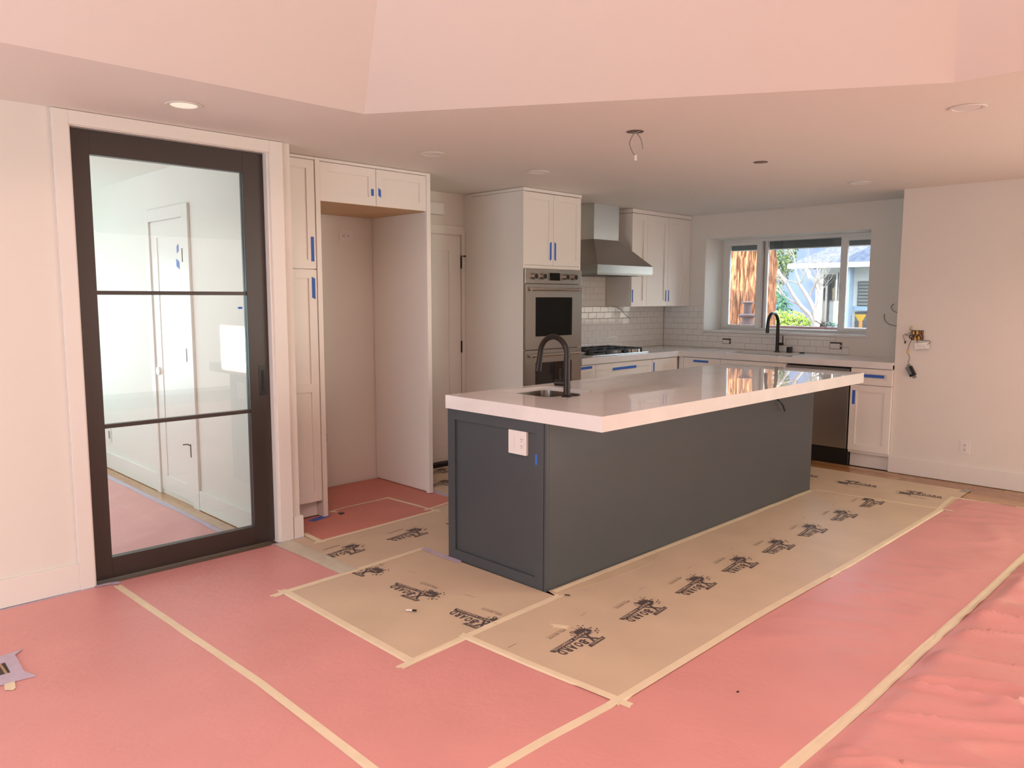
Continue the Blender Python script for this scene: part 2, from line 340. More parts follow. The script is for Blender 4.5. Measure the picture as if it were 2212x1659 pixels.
def duplex(par, c, w, h, ax, vert=True, plate=WHITEP):
    """duplex outlet; ax 'y': on a wall facing -y, 'x': on a wall facing -x; c=(along, plane, z)"""
    a, p, z = c
    def bx(a0, a1, d0, d1, z0, z1, m, nm, par, b=0.0):
        return (B(a0, a1, p - d1, p - d0, z0, z1, b=b) if ax == 'y' else B(p - d1, p - d0, a0, a1, z0, z1, b=b)).build(nm, m, par)
    bx(a - w / 2, a + w / 2, 0.0003, 0.005, z - h / 2, z + h / 2, plate, 'cover_plate', par, b=0.0015)
    iw, ih = (0.034, 0.066) if vert else (0.066, 0.034)
    s = bx(a - iw / 2, a + iw / 2, 0.0051, 0.0072, z - ih / 2, z + ih / 2, WHITEP, 'socket', par, b=0.0006)
    for k in (-1, 1):
        ca, cz = (a, z + k * 0.018) if vert else (a + k * 0.018, z)
        sl = MB()
        for u, v, du, dv in ((-0.006, 0.003, 0.0012, 0.005), (0.006, 0.003, 0.0012, 0.004), (0, -0.007, 0.003, 0.003)):
            if not vert: u, v, du, dv = v, u, dv, du
            if ax == 'y': sl.box(ca + u - du, ca + u + du, p - 0.0078, p - 0.0073, cz + v - dv, cz + v + dv)
            else: sl.box(p - 0.0078, p - 0.0073, ca + u - du, ca + u + du, cz + v - dv, cz + v + dv)
        sl.build('slots', SLOT, s)
o = thing('wall_outlet', (0.588, YH, 1.91), 'white sideways duplex outlet high in the fridge alcove', 'outlet'); duplex(o, (0.588, YH, 1.915), 0.118, 0.078, 'y', False)
o = thing('wall_outlet', (0.38, YH, 0.39), 'white outlet plate low in the fridge alcove, half hidden by the left side panel', 'outlet'); duplex(o, (0.372, YH, 0.39), 0.078, 0.125, 'y', True)

# ------------------------------------------------------------------ door_2 in the back passage, threshold, chime
d2 = thing('door_2', (1.40, YH, 0), 'white panel door with black hinges in the back passage', 'door', kind='structure')
B(1.738, 1.7755, YH - 0.018, YH - 0.0005, 0.002, 2.056, b=0.002).build('casing', TRIM, d2)
B(0.895, 0.965, YH - 0.018, YH - 0.0005, 0.002, 2.056, b=0.002).build('casing', TRIM, d2)
B(0.965, 1.738, YH - 0.018, YH - 0.0005, 1.985, 2.056, b=0.002).build('casing', TRIM, d2)
MB().front('y', YH - 0.010, 0.972, 1.727, 0.040, 1.972, st=0.128, th=0.0095, rec=0.007).build('door_slab', TRIM, d2)
B(0.966, 1.737, YH - 0.05, YH - 0.002, 0.002, 0.034).build('threshold', BLACK, d2)
for z in (1.750, 1.026): B(1.728, 1.7375, YH - 0.022, YH - 0.0105, z - 0.05, z + 0.05, b=0.001).build('hinge', BLKMET, d2)
MB().cyl((1.718, YH - 0.03, 1.806), (1.758, YH - 0.035, 1.806), 0.004, 8).cyl((1.758, YH - 0.041, 1.806), (1.758, YH - 0.029, 1.806), 0.007, 10).build('door_stop', BLKMET, d2)
ch = thing('door_chime', (1.45, YH, 2.18), 'white rectangular chime box on the wall above the passage door', 'chime')
B(1.36, 1.528, YH - 0.045, YH - 0.001, 2.138, 2.236, b=0.006).build('cover', WHITEP, ch)
B(1.355, 1.50, YH - 0.047, YH - 0.0455, 2.150, 2.222).build('grille', TRIM, ch)

# ------------------------------------------------------------------ oven tower
TY = 1.91; TX0, TX1 = 1.777, 2.484
tw = thing('oven_cabinet', (2.13, 2.2, 0), 'tall white cabinet holding the double wall oven', 'cabinet')
B(TX0, TX0 + 0.019, TY - 0.002, YB - 0.004, 0.0, 2.300).build('side_panel', CAB, tw)
B(1.7775, TX0 + 0.019, YB - 0.0035, YH - 0.004, 0.0, HC - 0.003).build('filler_panel', CAB, tw)
B(TX1 - 0.019, TX1, TY - 0.002, YB - 0.004, 0.0, 2.300).build('side_panel', CAB, tw)
B(TX0 - 0.003, TX1 + 0.003, TY - 0.008, YB - 0.003, 2.302, HC - 0.003).build('crown_trim', CAB, tw)
B(TX0 + 0.019, TX1 - 0.019, TY + 0.021, YB - 0.004, 1.690, 2.300).build('body', CAB, tw)
MB().front('y', TY - 0.001, TX0 + 0.003, 2.1335, 1.717, 2.297, st=0.052).build('door', CAB, tw)
MB().front('y', TY - 0.001, 2.1370, TX1 - 0.003, 1.717, 2.297, st=0.052).build('door', CAB, tw)
B(TX0 + 0.019, TX1 - 0.019, TY + 0.001, TY + 0.02, 1.688, 1.7145).build('rail', CAB, tw)
MB().front('y', TY - 0.001, TX0 + 0.003, TX1 - 0.003, 0.12, 0.355, st=0.052).build('drawer', CAB, tw)
for a, b_, lb in ((2.092, 2.114, 'blue tape strip on the left door above the ovens'), (2.148, 2.170, 'blue tape strip on the right door above the ovens')):
    tape_box(a, b_, TY - 0.0022, TY - 0.0012, 1.762, 1.907, lb, 'blue tape pulls on cabinet fronts', skew=0.012 if a < 2.12 else -0.012)
ov = thing('double_oven', (2.13, 2.1, 0.36), 'stainless double wall oven with black windows', 'oven')
OX0, OX1 = 1.768 + 0.012, 2.478
OX0 = 1.778
B(OX0 + 0.02, OX1 - 0.02, TY + 0.003, YB - 0.03, 0.375, 1.684).build('oven_box', BLACK, ov)
B(OX0, OX1, TY - 0.022, TY + 0.002, 1.566, 1.686, b=0.003).build('control_panel', STEELD, ov)
dsp = B(2.058, 2.196, TY - 0.0245, TY - 0.0222, 1.594, 1.656).build('display', BLACKGL, ov)
B(2.058, 2.066, TY - 0.0262, TY - 0.0246, 1.593, 1.657).build('display_edge', CHROME, dsp)
for x in (1.880, 1.985, 2.268, 2.373):
    k = MB().cyl((x, TY - 0.052, 1.625), (x, TY - 0.0223, 1.625), 0.026, 24).build('knob', CHROME, ov, smooth=True)
    MB().cyl((x, TY - 0.0535, 1.625), (x, TY - 0.0522, 1.625), 0.021, 24).build('knob_cap', BLACK, k, smooth=True)
def oven_door(z0, z1, gz0, gz1, hz):
    dr = MB().box(OX0, 1.897, TY - 0.028, TY + 0.001, z0, z1).box(2.352, OX1, TY - 0.028, TY + 0.001, z0, z1).box(1.897, 2.352, TY - 0.028, TY + 0.001, z0, gz0).box(1.897, 2.352, TY - 0.028, TY + 0.001, gz1, z1).build('oven_door', STEELD, ov)
    B(1.897, 2.352, TY - 0.0255, TY - 0.02, gz0, gz1).build('oven_window', BLACKGL, dr)
    MB().cyl((1.83, TY - 0.055, hz), (2.420, TY - 0.055, hz), 0.0115, 16).build('handle', CHROME, dr, smooth=True)
    for x in (1.838, 2.412): MB().cyl((x, TY - 0.0285, hz), (x, TY - 0.058, hz), 0.015, 16).cyl((x - 0.018, TY - 0.055, hz), (x + 0.018, TY - 0.055, hz), 0.0155, 16).build('handle_mount', CHROME, dr, smooth=True)
oven_door(1.028, 1.562, 1.134, 1.455, 1.520)
oven_door(0.375, 1.022, 0.50, 0.916, 0.980)

# ------------------------------------------------------------------ range hood
hd = thing('range_hood', (3.18, 2.35, 1.66), 'stainless wall range hood with a sloped canopy and square chimney', 'range hood')
HX0, HX1, HY = 2.737, 3.577, 1.92
B(2.995, 3.370, 2.18, YB - 0.012, 1.999, HC - 0.002).build('chimney', mat('chimney_steel', (0.66, 0.67, 0.68), 0.42, metal=1.0), hd)
lip = MB().box(HX0, HX1, HY, YB - 0.012, 1.672, 1.750, b=0.002); lip.build('lip', STEEL, hd)
a = [(HX0, HY, 1.750), (HX1, HY, 1.750), (HX1, YB - 0.012, 1.750), (HX0, YB - 0.012, 1.750)]
c = [(2.995, 2.18, 1.999), (3.370, 2.18, 1.999), (3.370, YB - 0.012, 1.999), (2.995, YB - 0.012, 1.999)]
MB().add(a + c, [(0, 1, 5, 4), (1, 2, 6, 5), (2, 3, 7, 6), (3, 0, 4, 7), (4, 5, 6, 7), (0, 3, 2, 1)]).build('canopy', mat('canopy_steel', (0.42, 0.40, 0.38), 0.34, metal=1.0), hd)
B(HX0 + 0.02, HX1 - 0.02, HY + 0.02, YB - 0.03, 1.660, 1.6715).build('filter_panel', STEELD, hd)
for x in (2.95, 3.157, 3.364): B(x - 0.09, x + 0.09, HY + 0.08, YB - 0.1, 1.656, 1.6595).build('baffle_filter', BLACK, hd)

# ------------------------------------------------------------------ upper cabinets right of the hood
UY = 2.19; UX0 = 3.601
up = thing('upper_cabinet', (4.1, 2.35, 1.36), 'white three-door wall cabinet right of the range hood', 'cabinet')
B(UX0, XW - 0.003, UY + 0.0205, YB - 0.003, 1.364, 2.285).build('body', CAB, up)
B(UX0 - 0.003, XW - 0.003, UY - 0.006, YB - 0.003, 2.288, HC - 0.003).build('crown_trim', CAB, up)
for a, b_ in ((UX0 + 0.002, 3.8575), (3.8605, 4.2315), (4.2345, 4.570)): MB().front('y', UY, a, b_, 1.366, 2.284, st=0.060).build('door', CAB, up)
B(4.573, XW - 0.003, UY + 0.002, UY + 0.02, 1.364, 2.284).build('filler', CAB, up)
for a, b_, lb in ((3.612, 3.632, 'blue tape strip on the leftmost door of the wall cabinet beside the hood'), (4.194, 4.212, 'blue tape strip on the middle door of the wall cabinet beside the hood'), (4.246, 4.264, 'blue tape strip on the rightmost door of the wall cabinet beside the hood')):
    tape_box(a, b_, UY - 0.0012, UY - 0.0002, 1.415 if a > 4 else 1.408, 1.532, lb, 'blue tape pulls on cabinet fronts')

# ------------------------------------------------------------------ tile backsplash
bs = thing('tile_backsplash', (3.5, YB, H), 'white glazed subway tile backsplash around the kitchen corner', 'backsplash')
TW, TH = 0.1255, 0.0636
B(TX1, XW - 0.001, YB - 0.004, YB - 0.0003, H, 1.72).build('grout_bed', GROUT, bs)
B(XW - 0.004, XW - 0.0003, 2.004, YB - 0.004, H, 1.367).build('grout_bed', GROUT, bs)
B(XW - 0.004, XW - 0.0003, 0.445, 2.004, H, 1.0).build('grout_bed', GROUT, bs)
_tc = {}
def tile(x0, x1, y0, y1, z0, z1, ax):
    key = (round((x1 - x0) * 1e3), round((y1 - y0) * 1e3), round((z1 - z0) * 1e3), random.randint(0, 3))
    if key not in _tc:
        w = (x1 - x0) if ax == 'y' else (y1 - y0); hh = z1 - z0; e = 0.0035; ti = [random.uniform(-0.0006, 0.0006) for _ in range(4)]
        vs = []
        for d, k in ((0, 0), (0.006, 0), (0.0078, e)):
            for i, (u, v) in enumerate(((0, 0), (w, 0), (w, hh), (0, hh))):
                uu = min(max(u, k), w - k); vv = min(max(v, k), hh - k); dd = d + (ti[i] if k else 0)
                vs.append((uu, -dd, vv) if ax == 'y' else (-dd, uu, vv))
        fs = [(8, 9, 10, 11)] + [(r * 4 + i, r * 4 + (i + 1) % 4, (r + 1) * 4 + (i + 1) % 4, (r + 1) * 4 + i) for r in (0, 1) for i in range(4)]
        me = bpy.data.meshes.new('tile'); me.from_pydata(vs, [], fs); me.materials.append(TILE)
        b = bmesh.new(); b.from_mesh(me); bmesh.ops.recalc_face_normals(b, faces=b.faces)
        me2 = me; b.normal_update(); f0 = b.faces[:]; b.to_mesh(me); b.free(); _tc[key] = me
    o = bpy.data.objects.new('tile', _tc[key]); COL.objects.link(o); o.parent = bs
    o.location = Vector((x0 if ax == 'y' else x1, y1 if ax == 'y' else y0, z0)) - ORG[bs.name]
def tiles(ax, a0, a1, z_top, right_steps=None):
    r = 0; z = H + 0.001
    while z < z_top - 0.012:
        z1 = min(z + TH, z_top); off = (r % 2) * TW / 2
        # rows are laid from the corner outward
        a = a1; first = True
        lo = a0 if not right_steps else right_steps[min(r, len(right_steps) - 1)]
        while a > lo + 0.01:
            w = TW / 2 if (first and r % 2) else TW; first = False
            b_ = max(a - w, lo)
            if ax == 'y': tile(b_ + 0.0012, a - 0.0012, YB - 0.0035, YB - 0.0035, z + 0.0012, z1 - 0.0012, 'y')
            else: tile(XW - 0.0035, XW - 0.0035, b_ + 0.0012, a - 0.0012, z + 0.0012, z1 - 0.0012, 'x')
            a = b_
        z += TH; r += 1
tiles('y', TX1 + 0.001, XW - 0.012, 1.362)
# rows behind the hood, up to the canopy
_z = H + 0.001 + 7 * TH
for r in range(5):
    z = _z + r * TH; a = 3.598; first = True
    while a > TX1 + 0.02:
        w = TW / 2 if first and (r % 2 == 0) else TW; first = False; b_ = max(a - w, TX1 + 0.001)
        tile(b_ + 0.0012, a - 0.0012, YB - 0.0035, YB - 0.0035, z + 0.0012, min(z + TH, 1.69) - 0.0012, 'y'); a = b_
_w = lambda: None
def wtiles():
    for r in range(7):
        z = H + 0.001 + r * TH; a = YB - 0.012; first = True
        lo = (0.440, 0.502, 0.569)[r] if r < 3 else 2.006
        z1 = z + TH
        while a > lo + 0.01:
            w = TW / 2 if (first and r % 2) else TW; first = False; b_ = max(a - w, lo)
            zz = z1
            if r == 2 and a < 2.06: zz = 1.085
            tile(XW - 0.0035, XW - 0.0035, b_ + 0.0012, a - 0.0012, z + 0.0012, min(zz, 1.366) - 0.0012, 'x'); a = b_
wtiles()

# ------------------------------------------------------------------ base cabinets under the hood wall
FY = 1.890; FX = 4.022
bc = thing('base_cabinet', (3.2, 2.2, 0), 'white base cabinet run with drawers under the cooktop', 'cabinet')
B(TX1 + 0.002, XW - 0.004, FY + 0.0205, YB - 0.004, 0.11, 0.862).build('body', CAB, bc)
B(TX1 + 0.002, 4.05, FY + 0.075, FY + 0.09, 0.0, 0.11).build('toe_kick', CAB, bc)
MB().front('y', FY, TX1 + 0.004, 2.686, 0.125, 0.855, st=0.055).build('door', CAB, bc)
MB().front('y', FY, 2.692, 3.555, 0.60, 0.855, st=0.050).build('drawer', CAB, bc)
MB().front('y', FY, 2.692, 3.555, 0.365, 0.595, st=0.050).build('drawer', CAB, bc)
MB().front('y', FY, 2.692, 3.555, 0.125, 0.36, st=0.050).build('drawer', CAB, bc)
MB().front('y', FY, 3.561, 3.985, 0.125, 0.855, st=0.055).build('door', CAB, bc)
tape_box(2.476, 2.640, FY - 0.0012, FY - 0.0002, 0.822, 0.846, 'blue tape strip on the narrow base cabinet next to the ovens', 'blue tape pulls on cabinet fronts', skew=0.004)
tape_box(2.945, 3.30, FY - 0.0012, FY - 0.0002, 0.790, 0.814, 'wide blue tape strip on the big drawer under the cooktop', 'blue tape pulls on cabinet fronts', skew=0.004)
tape_box(3.578, 3.598, FY - 0.0012, FY - 0.0002, 0.735, 0.826, 'upright blue tape strip on the base cabinet in the kitchen corner', 'blue tape pulls on cabinet fronts')
sc_ = thing('sink_base_cabinet', (4.3, 1.3, 0), 'white sink base cabinet with drawer fronts under the window', 'cabinet')
B(FX + 0.0205, XW - 0.004, 0.745, FY - 0.02, 0.11, 0.70).build('body', CAB, sc_)
B(FX + 0.0205, FX + 0.04, 0.745, FY - 0.02, 0.70, 0.862).build('face_frame', CAB, sc_)
B(FX + 0.075, FX + 0.09, 0.745, FY - 0.02, 0.0, 0.11).build('toe_kick', CAB, sc_)
B(FX + 0.002, FX + 0.02, 1.835, FY - 0.001, 0.125, 0.862).build('corner_filler', CAB, sc_)
MB().front('x', FX, 1.420, 1.831, 0.70, 0.857, st=0.045).build('drawer', CAB, sc_)
MB().front('x', FX, 1.420, 1.831, 0.125, 0.695, st=0.055).build('door', CAB, sc_)
MB().front('x', FX, 0.748, 1.415, 0.70, 0.857, st=0.045).build('drawer_front', CAB, sc_)
MB().front('x', FX, 1.0835, 1.415, 0.125, 0.695, st=0.055).build('door', CAB, sc_)
MB().front('x', FX, 0.748, 1.080, 0.125, 0.695, st=0.055).build('door', CAB, sc_)
tape_box(FX - 0.0012, FX - 0.0002, 1.55, 1.72, 0.815, 0.837, 'blue tape strip on the corner drawer left of the window sink', 'blue tape pulls on cabinet fronts', ax='x')
dw = thing('dishwasher', (4.3, 0.45, 0), 'stainless dishwasher with a black toe kick between white cabinets', 'dishwasher')
B(FX + 0.02, XW - 0.03, 0.164, 0.742, 0.14, 0.862).build('tub', BLACK, dw)
B(FX - 0.002, FX + 0.0195, 0.172, 0.734, 0.150, 0.848, b=0.003).build('door', mat('dishwasher_steel', (0.43, 0.38, 0.34), 0.38, metal=1.0), dw)
B(FX - 0.0065, FX - 0.0022, 0.172, 0.734, 0.790, 0.848, b=0.001).build('control_strip', STEELD, dw)
B(FX + 0.03, FX + 0.05, 0.164, 0.742, 0.0, 0.139).build('toe_kick', BLACK, dw)
ec = thing('drawer_cabinet', (4.3, -0.02, 0), 'narrow white base cabinet with one drawer and one door at the right wall', 'cabinet')
B(FX + 0.0205, XW - 0.004, -0.180, 0.161, 0.125, 0.862).build('body', CAB, ec)
B(FX + 0.070, FX + 0.085, -0.180, 0.161, 0.0, 0.125).build('toe_kick', CAB, ec)
MB().front('x', FX, -0.178, 0.158, 0.722, 0.858, st=0.042).build('drawer', CAB, ec)
MB().front('x', FX, -0.178, 0.158, 0.150, 0.716, st=0.055).build('door', CAB, ec)
tape_box(FX - 0.0012, FX - 0.0002, -0.115, 0.052, 0.786, 0.810, 'blue tape strip across the drawer nearest the right wall', 'blue tape pulls on cabinet fronts', ax='x', skew=0.0)
tape_box(FX - 0.0012, FX - 0.0002, 0.115, 0.140, 0.548, 0.668, 'upright blue tape strip on the door nearest the right wall', 'blue tape pulls on cabinet fronts', ax='x')

# ------------------------------------------------------------------ perimeter worktop, sink, faucet, cooktop
wt = thing('kitchen_worktop', (4.3, 1.3, H), 'white quartz L-shaped worktop along the cooktop and window walls', 'worktop')
L = [(TX1 + 0.002, 1.872), (4.008, 1.872), (4.008, -0.180), (XW - 0.004, -0.180), (XW - 0.004, YB - 0.0045), (TX1 + 0.002, YB - 0.0045)]
sink_hole = rrect(4.095, 4.46, 0.80, 1.42, 0.03)
MB().prism(L, H - 0.024, H, holes=[sink_hole]).box(TX1 + 0.002, 4.008, 1.872, 1.884, H - 0.056, H - 0.024).box(4.008, 4.0199, -0.180, 1.884, H - 0.056, H - 0.024).build('slab', QUARTZ, wt)
def basin(name, x0, x1, y0, y1, r, depth, label, zt, m):
    s = thing(name, ((x0 + x1) / 2, (y0 + y1) / 2, zt - depth), label, 'sink')
    a = rrect(x0, x1, y0, y1, r); b_ = rrect(x0 + 0.012, x1 - 0.012, y0 + 0.012, y1 - 0.012, r); n = len(a)
    vs = [(p[0], p[1], zt) for p in a] + [(p[0], p[1], zt - depth) for p in b_] + [(p[0] , p[1], zt - depth - 0.003) for p in b_] + [((p[0] - (x0 + x1) / 2) * 1.02 + (x0 + x1) / 2, (p[1] - (y0 + y1) / 2) * 1.02 + (y0 + y1) / 2, zt) for p in a]
    fs = [(i, (i + 1) % n, n + (i + 1) % n, n + i) for i in range(n)] + [tuple(range(n, 2 * n))] + [(3 * n + i, 3 * n + (i + 1) % n, 2 * n + (i + 1) % n, 2 * n + i) for i in range(n)] + [tuple(range(2 * n, 3 * n))[::-1]]
    fs += [(i, (i + 1) % n, 3 * n + (i + 1) % n, 3 * n + i) for i in range(n)]
    MB().add(vs, fs).build('bowl', m, s, recalc=False)
    MB().cyl(((x0 + x1) / 2, (y0 + y1) / 2, zt - depth + 0.0005), ((x0 + x1) / 2, (y0 + y1) / 2, zt - depth + 0.004), 0.04).build('drain', CHROME, s)
    return s
basin('kitchen_sink', 4.088, 4.467, 0.793, 1.427, 0.035, 0.14, 'stainless undermount sink below the window', H - 0.0245, mat('sink_steel', (0.42, 0.41, 0.40), 0.3, metal=1.0))
def arc_tube(base, d, h_str, rad, drop, r0, n=16):
    b = Vector(base); d = Vector(d); pts = [b, b + Vector((0, 0, h_str * 0.5)), b + Vector((0, 0, h_str))]
    for k in range(1, n): t = math.pi * k / n; pts.append(b + Vector((0, 0, h_str + rad * math.sin(t))) + d * (rad * (1 - math.cos(t))))
    pts.append(b + Vector((0, 0, h_str)) + d * 2 * rad); return pts
f2 = thing('kitchen_faucet', (4.527, 1.09, H), 'black gooseneck faucet at the window sink', 'faucet')
pts = arc_tube((4.527, 1.09, H + 0.004), (-1, 0, 0), 0.275, 0.105, 0, 0)
MB().tube(pts, [0.017, 0.017, 0.0165] + [0.0155] * (len(pts) - 4) + [0.0155], 16).build('spout', BLKMET, f2, smooth=True)
e = pts[-1]; MB().tube([e, e - Vector((0.003, 0, 0.085))], [0.0162, 0.0168], 16).build('spray_head', BLKMET, f2, smooth=True)
MB().cyl((4.527, 1.09, H + 0.0005), (4.527, 1.09, H + 0.008), 0.028).build('base_flange', BLKMET, f2, smooth=True)
hn = MB().cyl((4.527, 1.088, 1.003), (4.527, 1.028, 1.003), 0.013).build('handle_hub', BLKMET, f2, smooth=True)
MB().tube([(4.527, 1.035, 1.005), (4.525, 1.034, 1.088)], [0.006, 0.005], 10).build('lever', BLKMET, hn, smooth=True)
tag(B(4.535, 4.585, 0.958, 0.998, H + 0.0005, H + 0.055, b=0.003).build('air_gap', BLACK), 'small black square air gap cap beside the window faucet', 'cap')
tag(MB().cyl((4.555, 0.849, H + 0.0005), (4.555, 0.849, H + 0.010), 0.024).build('sink_button', BLACK), 'flat black round button on the worktop right of the window sink', 'button')
ck = thing('gas_cooktop', (3.15, 2.2, H), 'stainless gas cooktop with black cast iron grates', 'cooktop')
CX0, CX1, CY0, CY1 = 2.700, 3.560, 1.938, 2.43
B(CX0, CX1, CY0, CY1, H + 0.0005, H + 0.010, b=0.003).build('tray', mat('tray_steel', (0.78, 0.76, 0.72), 0.2, metal=1.0), ck)
for bx_, by_, br in ((2.83, 2.08, 0.045), (2.83, 2.30, 0.04), (3.10, 2.19, 0.055), (3.37, 2.08, 0.04), (3.37, 2.30, 0.045)):
    MB().lathe((bx_, by_, H + 0.0105), [(br, 0), (br, 0.010), (br * 0.75, 0.014), (br * 0.7, 0.022), (br * 0.2, 0.024)]).build('burner', IRON, ck, smooth=True)
for gx in (2.835, 3.105, 3.375):
    g = MB(); x0, x1, y0, y1 = gx - 0.128, gx + 0.128, 1.985, 2.405; zt = H + 0.052
    for p, q in (((x0, y0), (x1, y0)), ((x1, y0), (x1, y1)), ((x1, y1), (x0, y1)), ((x0, y1), (x0, y0)), ((x0, (y0 + y1) / 2), (x1, (y0 + y1) / 2)), ((gx, y0), (gx, y1))):
        g.box(min(p[0], q[0]) - 0.006, max(p[0], q[0]) + 0.006, min(p[1], q[1]) - 0.006, max(p[1], q[1]) + 0.006, zt - 0.014, zt, b=0.003)
    for sx in (-1, 1):
        for yy in (y0 + 0.11, y1 - 0.11):
            g.box(gx + sx * 0.03 - 0.03, gx + sx * 0.03 + 0.075 if sx > 0 else gx, yy - 0.005, yy + 0.005, zt - 0.012, zt + 0.003)
    for p in ((x0, y0), (x1, y0), (x0, y1), (x1, y1), (x0, (y0 + y1) / 2), (x1, (y0 + y1) / 2)): g.box(p[0] - 0.007, p[0] + 0.007, p[1] - 0.007, p[1] + 0.007, H + 0.0102, zt - 0.01)
    g.build('grate', IRON, ck)
for k in range(5): MB().cyl((3.528, 2.03 + k * 0.08, H + 0.0102), (3.528, 2.03 + k * 0.08, H + 0.034), 0.016, 16).build('knob', CHROME, ck, smooth=True)

# ------------------------------------------------------------------ unfinished outlet boxes on the window wall and loose wires
def raw_outlet(y, z, w, h, label):
    t = thing('outlet_box', (XW - 0.012, y, z), label, 'outlet', 'unfinished outlets in the window wall')
    B(XW - 0.0125, XW - 0.0117, y - w / 2, y + w / 2, z - h / 2, z + h / 2).build('box', SLOT, t)
    B(XW - 0.0145, XW - 0.0127, y - w / 2 + 0.018, y + w / 2 - 0.004, z - h / 2 + 0.004, z + h / 2 - 0.014, b=0.001).build('receptacle', WHITEP, t)
    B(XW - 0.0155, XW - 0.0127, y - w / 2 + 0.002, y - w / 2 + 0.014, z - 0.010, z + 0.008).build('bracket_tab', CHROME, t)
raw_outlet(1.715, 1.000, 0.098, 0.056, 'bare white receptacle in a dark wall box left of the window faucet')
raw_outlet(0.562, 1.004, 0.115, 0.066, 'bare white receptacle in a dark wall box at the right end of the tiles')
def wire(name, pts, r, m, label, group=None, parent=None):
    P = [Vector(p) for p in pts]; out = []
    for i in range(len(P) - 1):
        a, b, c, d = P[max(i - 1, 0)], P[i], P[i + 1], P[min(i + 2, len(P) - 1)]
        for k in range(5):
            t = k / 5; out.append(0.5 * ((2 * b) + (c - a) * t + (2 * a - 5 * b + 4 * c - d) * t * t + (3 * b - a - 3 * c + d) * t ** 3))
    out.append(P[-1]); o = MB().tube(out, r, 6).build(name, m, parent, smooth=True)
    return tag(o, label, 'wire', group) if not parent else o
wire('loose_wire', [(XW, 0.062, 1.402), (XW - 0.03, 0.075, 1.375), (XW - 0.025, 0.055, 1.34), (XW - 0.03, 0.02, 1.325)], 0.0035, WIREG, 'short grey wire curling from the window wall, the upper of two', 'wires by the right wall corner')
wire('loose_wire', [(XW, 0.14, 1.31), (XW - 0.03, 0.125, 1.26), (XW - 0.03, 0.085, 1.22), (XW - 0.03, 0.02, 1.205)], 0.0035, WIREG, 'grey wire looping from the window wall, the lower of two', 'wires by the right wall corner')
wire('loose_wire', [(3.64, 2.46, 1.362), (3.72, 2.45, 1.352), (3.79, 2.45, 1.325), (3.85, 2.45, 1.28), (3.94, 2.45, 1.235)], 0.0035, WIREG, 'brown cable dangling below the wall cabinet beside the hood', 'x')

# ------------------------------------------------------------------ window_1
wn = thing('window_1', (5.02, 1.15, wz0), 'white vinyl three-part kitchen window', 'window', kind='structure')
FXW = 5.018
B(4.640, 5.10, wy0 - 0.03, wy1 + 0.018, wz0 - 0.0215, wz0 - 0.0005, b=0.002).build('sill', QUARTZ, wn)
fr = MB()
for a in ((wy0 + 0.001, wy1 - 0.001, wz0, wz0 + 0.018), (wy0 + 0.001, wy1 - 0.001, wz1 - 0.028, wz1 - 0.001), (wy0 + 0.001, wy0 + 0.03, wz0 + 0.018, wz1 - 0.028), (wy1 - 0.014, wy1 - 0.001, wz0 + 0.018, wz1 - 0.028)): fr.box(FXW + 0.002, FXW + 0.09, *a)
fr.build('frame', VINYL, wn)
def sash(y0, y1, z0, z1, gy0, gy1, gz0, gz1, xo=0.0, nm='sash'):
    s = MB()
    for a in ((y0, gy0, z0, z1), (gy1, y1, z0, z1), (gy0, gy1, z0, gz0), (gy0, gy1, gz1, z1)): s.box(FXW + xo, FXW + xo + 0.035, *a, b=0.002)
    o = s.build(nm, VINYL, wn); B(FXW + xo + 0.014, FXW + xo + 0.019, gy0, gy1, gz0, gz1).build('glass_pane', GLASSW, o); return o
sl = sash(1.550, 1.989, wz0 + 0.019, wz1 - 0.029, 1.604, 1.923, 1.164, 2.017)
MB().box(FXW - 0.012, FXW - 0.0005, 1.548, 1.560, 1.575, 1.640, b=0.003).build('latch', WHITEP, sl)
sash(0.712, 1.530, wz0 + 0.019, wz1 - 0.029, 0.7165, 1.500, 1.133, 2.048, 0.04, 'fixed_sash')
sr = sash(0.324, 0.7115, wz0 + 0.019, wz1 - 0.029, 0.37, 0.647, 1.157, 2.014)
MB().box(FXW - 0.012, FXW - 0.0005, 0.70, 0.711, 1.535, 1.60, b=0.003).build('latch', WHITEP, sr)
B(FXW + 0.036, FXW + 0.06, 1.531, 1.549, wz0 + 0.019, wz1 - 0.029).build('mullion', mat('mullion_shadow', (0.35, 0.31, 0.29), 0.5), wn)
sh = thing('exterior_shade', (5.16, 1.2, 1.97), 'dark grey roller shade hanging outside the top of the kitchen window', 'shade')
B(5.150, 5.156, 0.0, 2.35, 1.972, 2.45).build('shade_cloth', SHADE, sh)
B(5.148, 5.158, 0.0, 2.35, 1.962, 1.9715).build('hem_bar', WHITEP, sh)

# ------------------------------------------------------------------ island
IL, IW = 2.947, 0.741; IT = H - 0.0725
il = thing('kitchen_island', (1.47, 0.37, 0), 'long charcoal grey kitchen island base with a panelled end', 'island')
B(0.021, IL, 0.021, IW, 0.004, 0.62).build('body', CHAR, il)
bb = MB().box(0.021, 0.28, 0.021, IW, 0.62, IT).box(0.74, IL, 0.021, IW, 0.62, IT).box(0.28, 0.74, 0.021, 0.24, 0.62, IT).box(0.28, 0.74, 0.70, IW, 0.62, IT)
bb.build('upper_body', CHAR, il)
B(0.018, IL + 0.001, 0.0, 0.0205, 0.004, IT, b=0.001).build('back_panel', CHAR, il)
B(0.0, 0.0175, 0.0, 0.0145, 0.004, IT, b=0.001).build('corner_post', CHAR, il)
MB().front('x', 0.0, 0.0185, IW, 0.004, IT, st=0.058, th=0.02, rec=0.012, b=0.0008).build('end_panel', CHAR, il)
it = thing('island_worktop', (1.48, 0.2, IT), 'thick white quartz worktop of the island with a prep sink cutout', 'worktop')
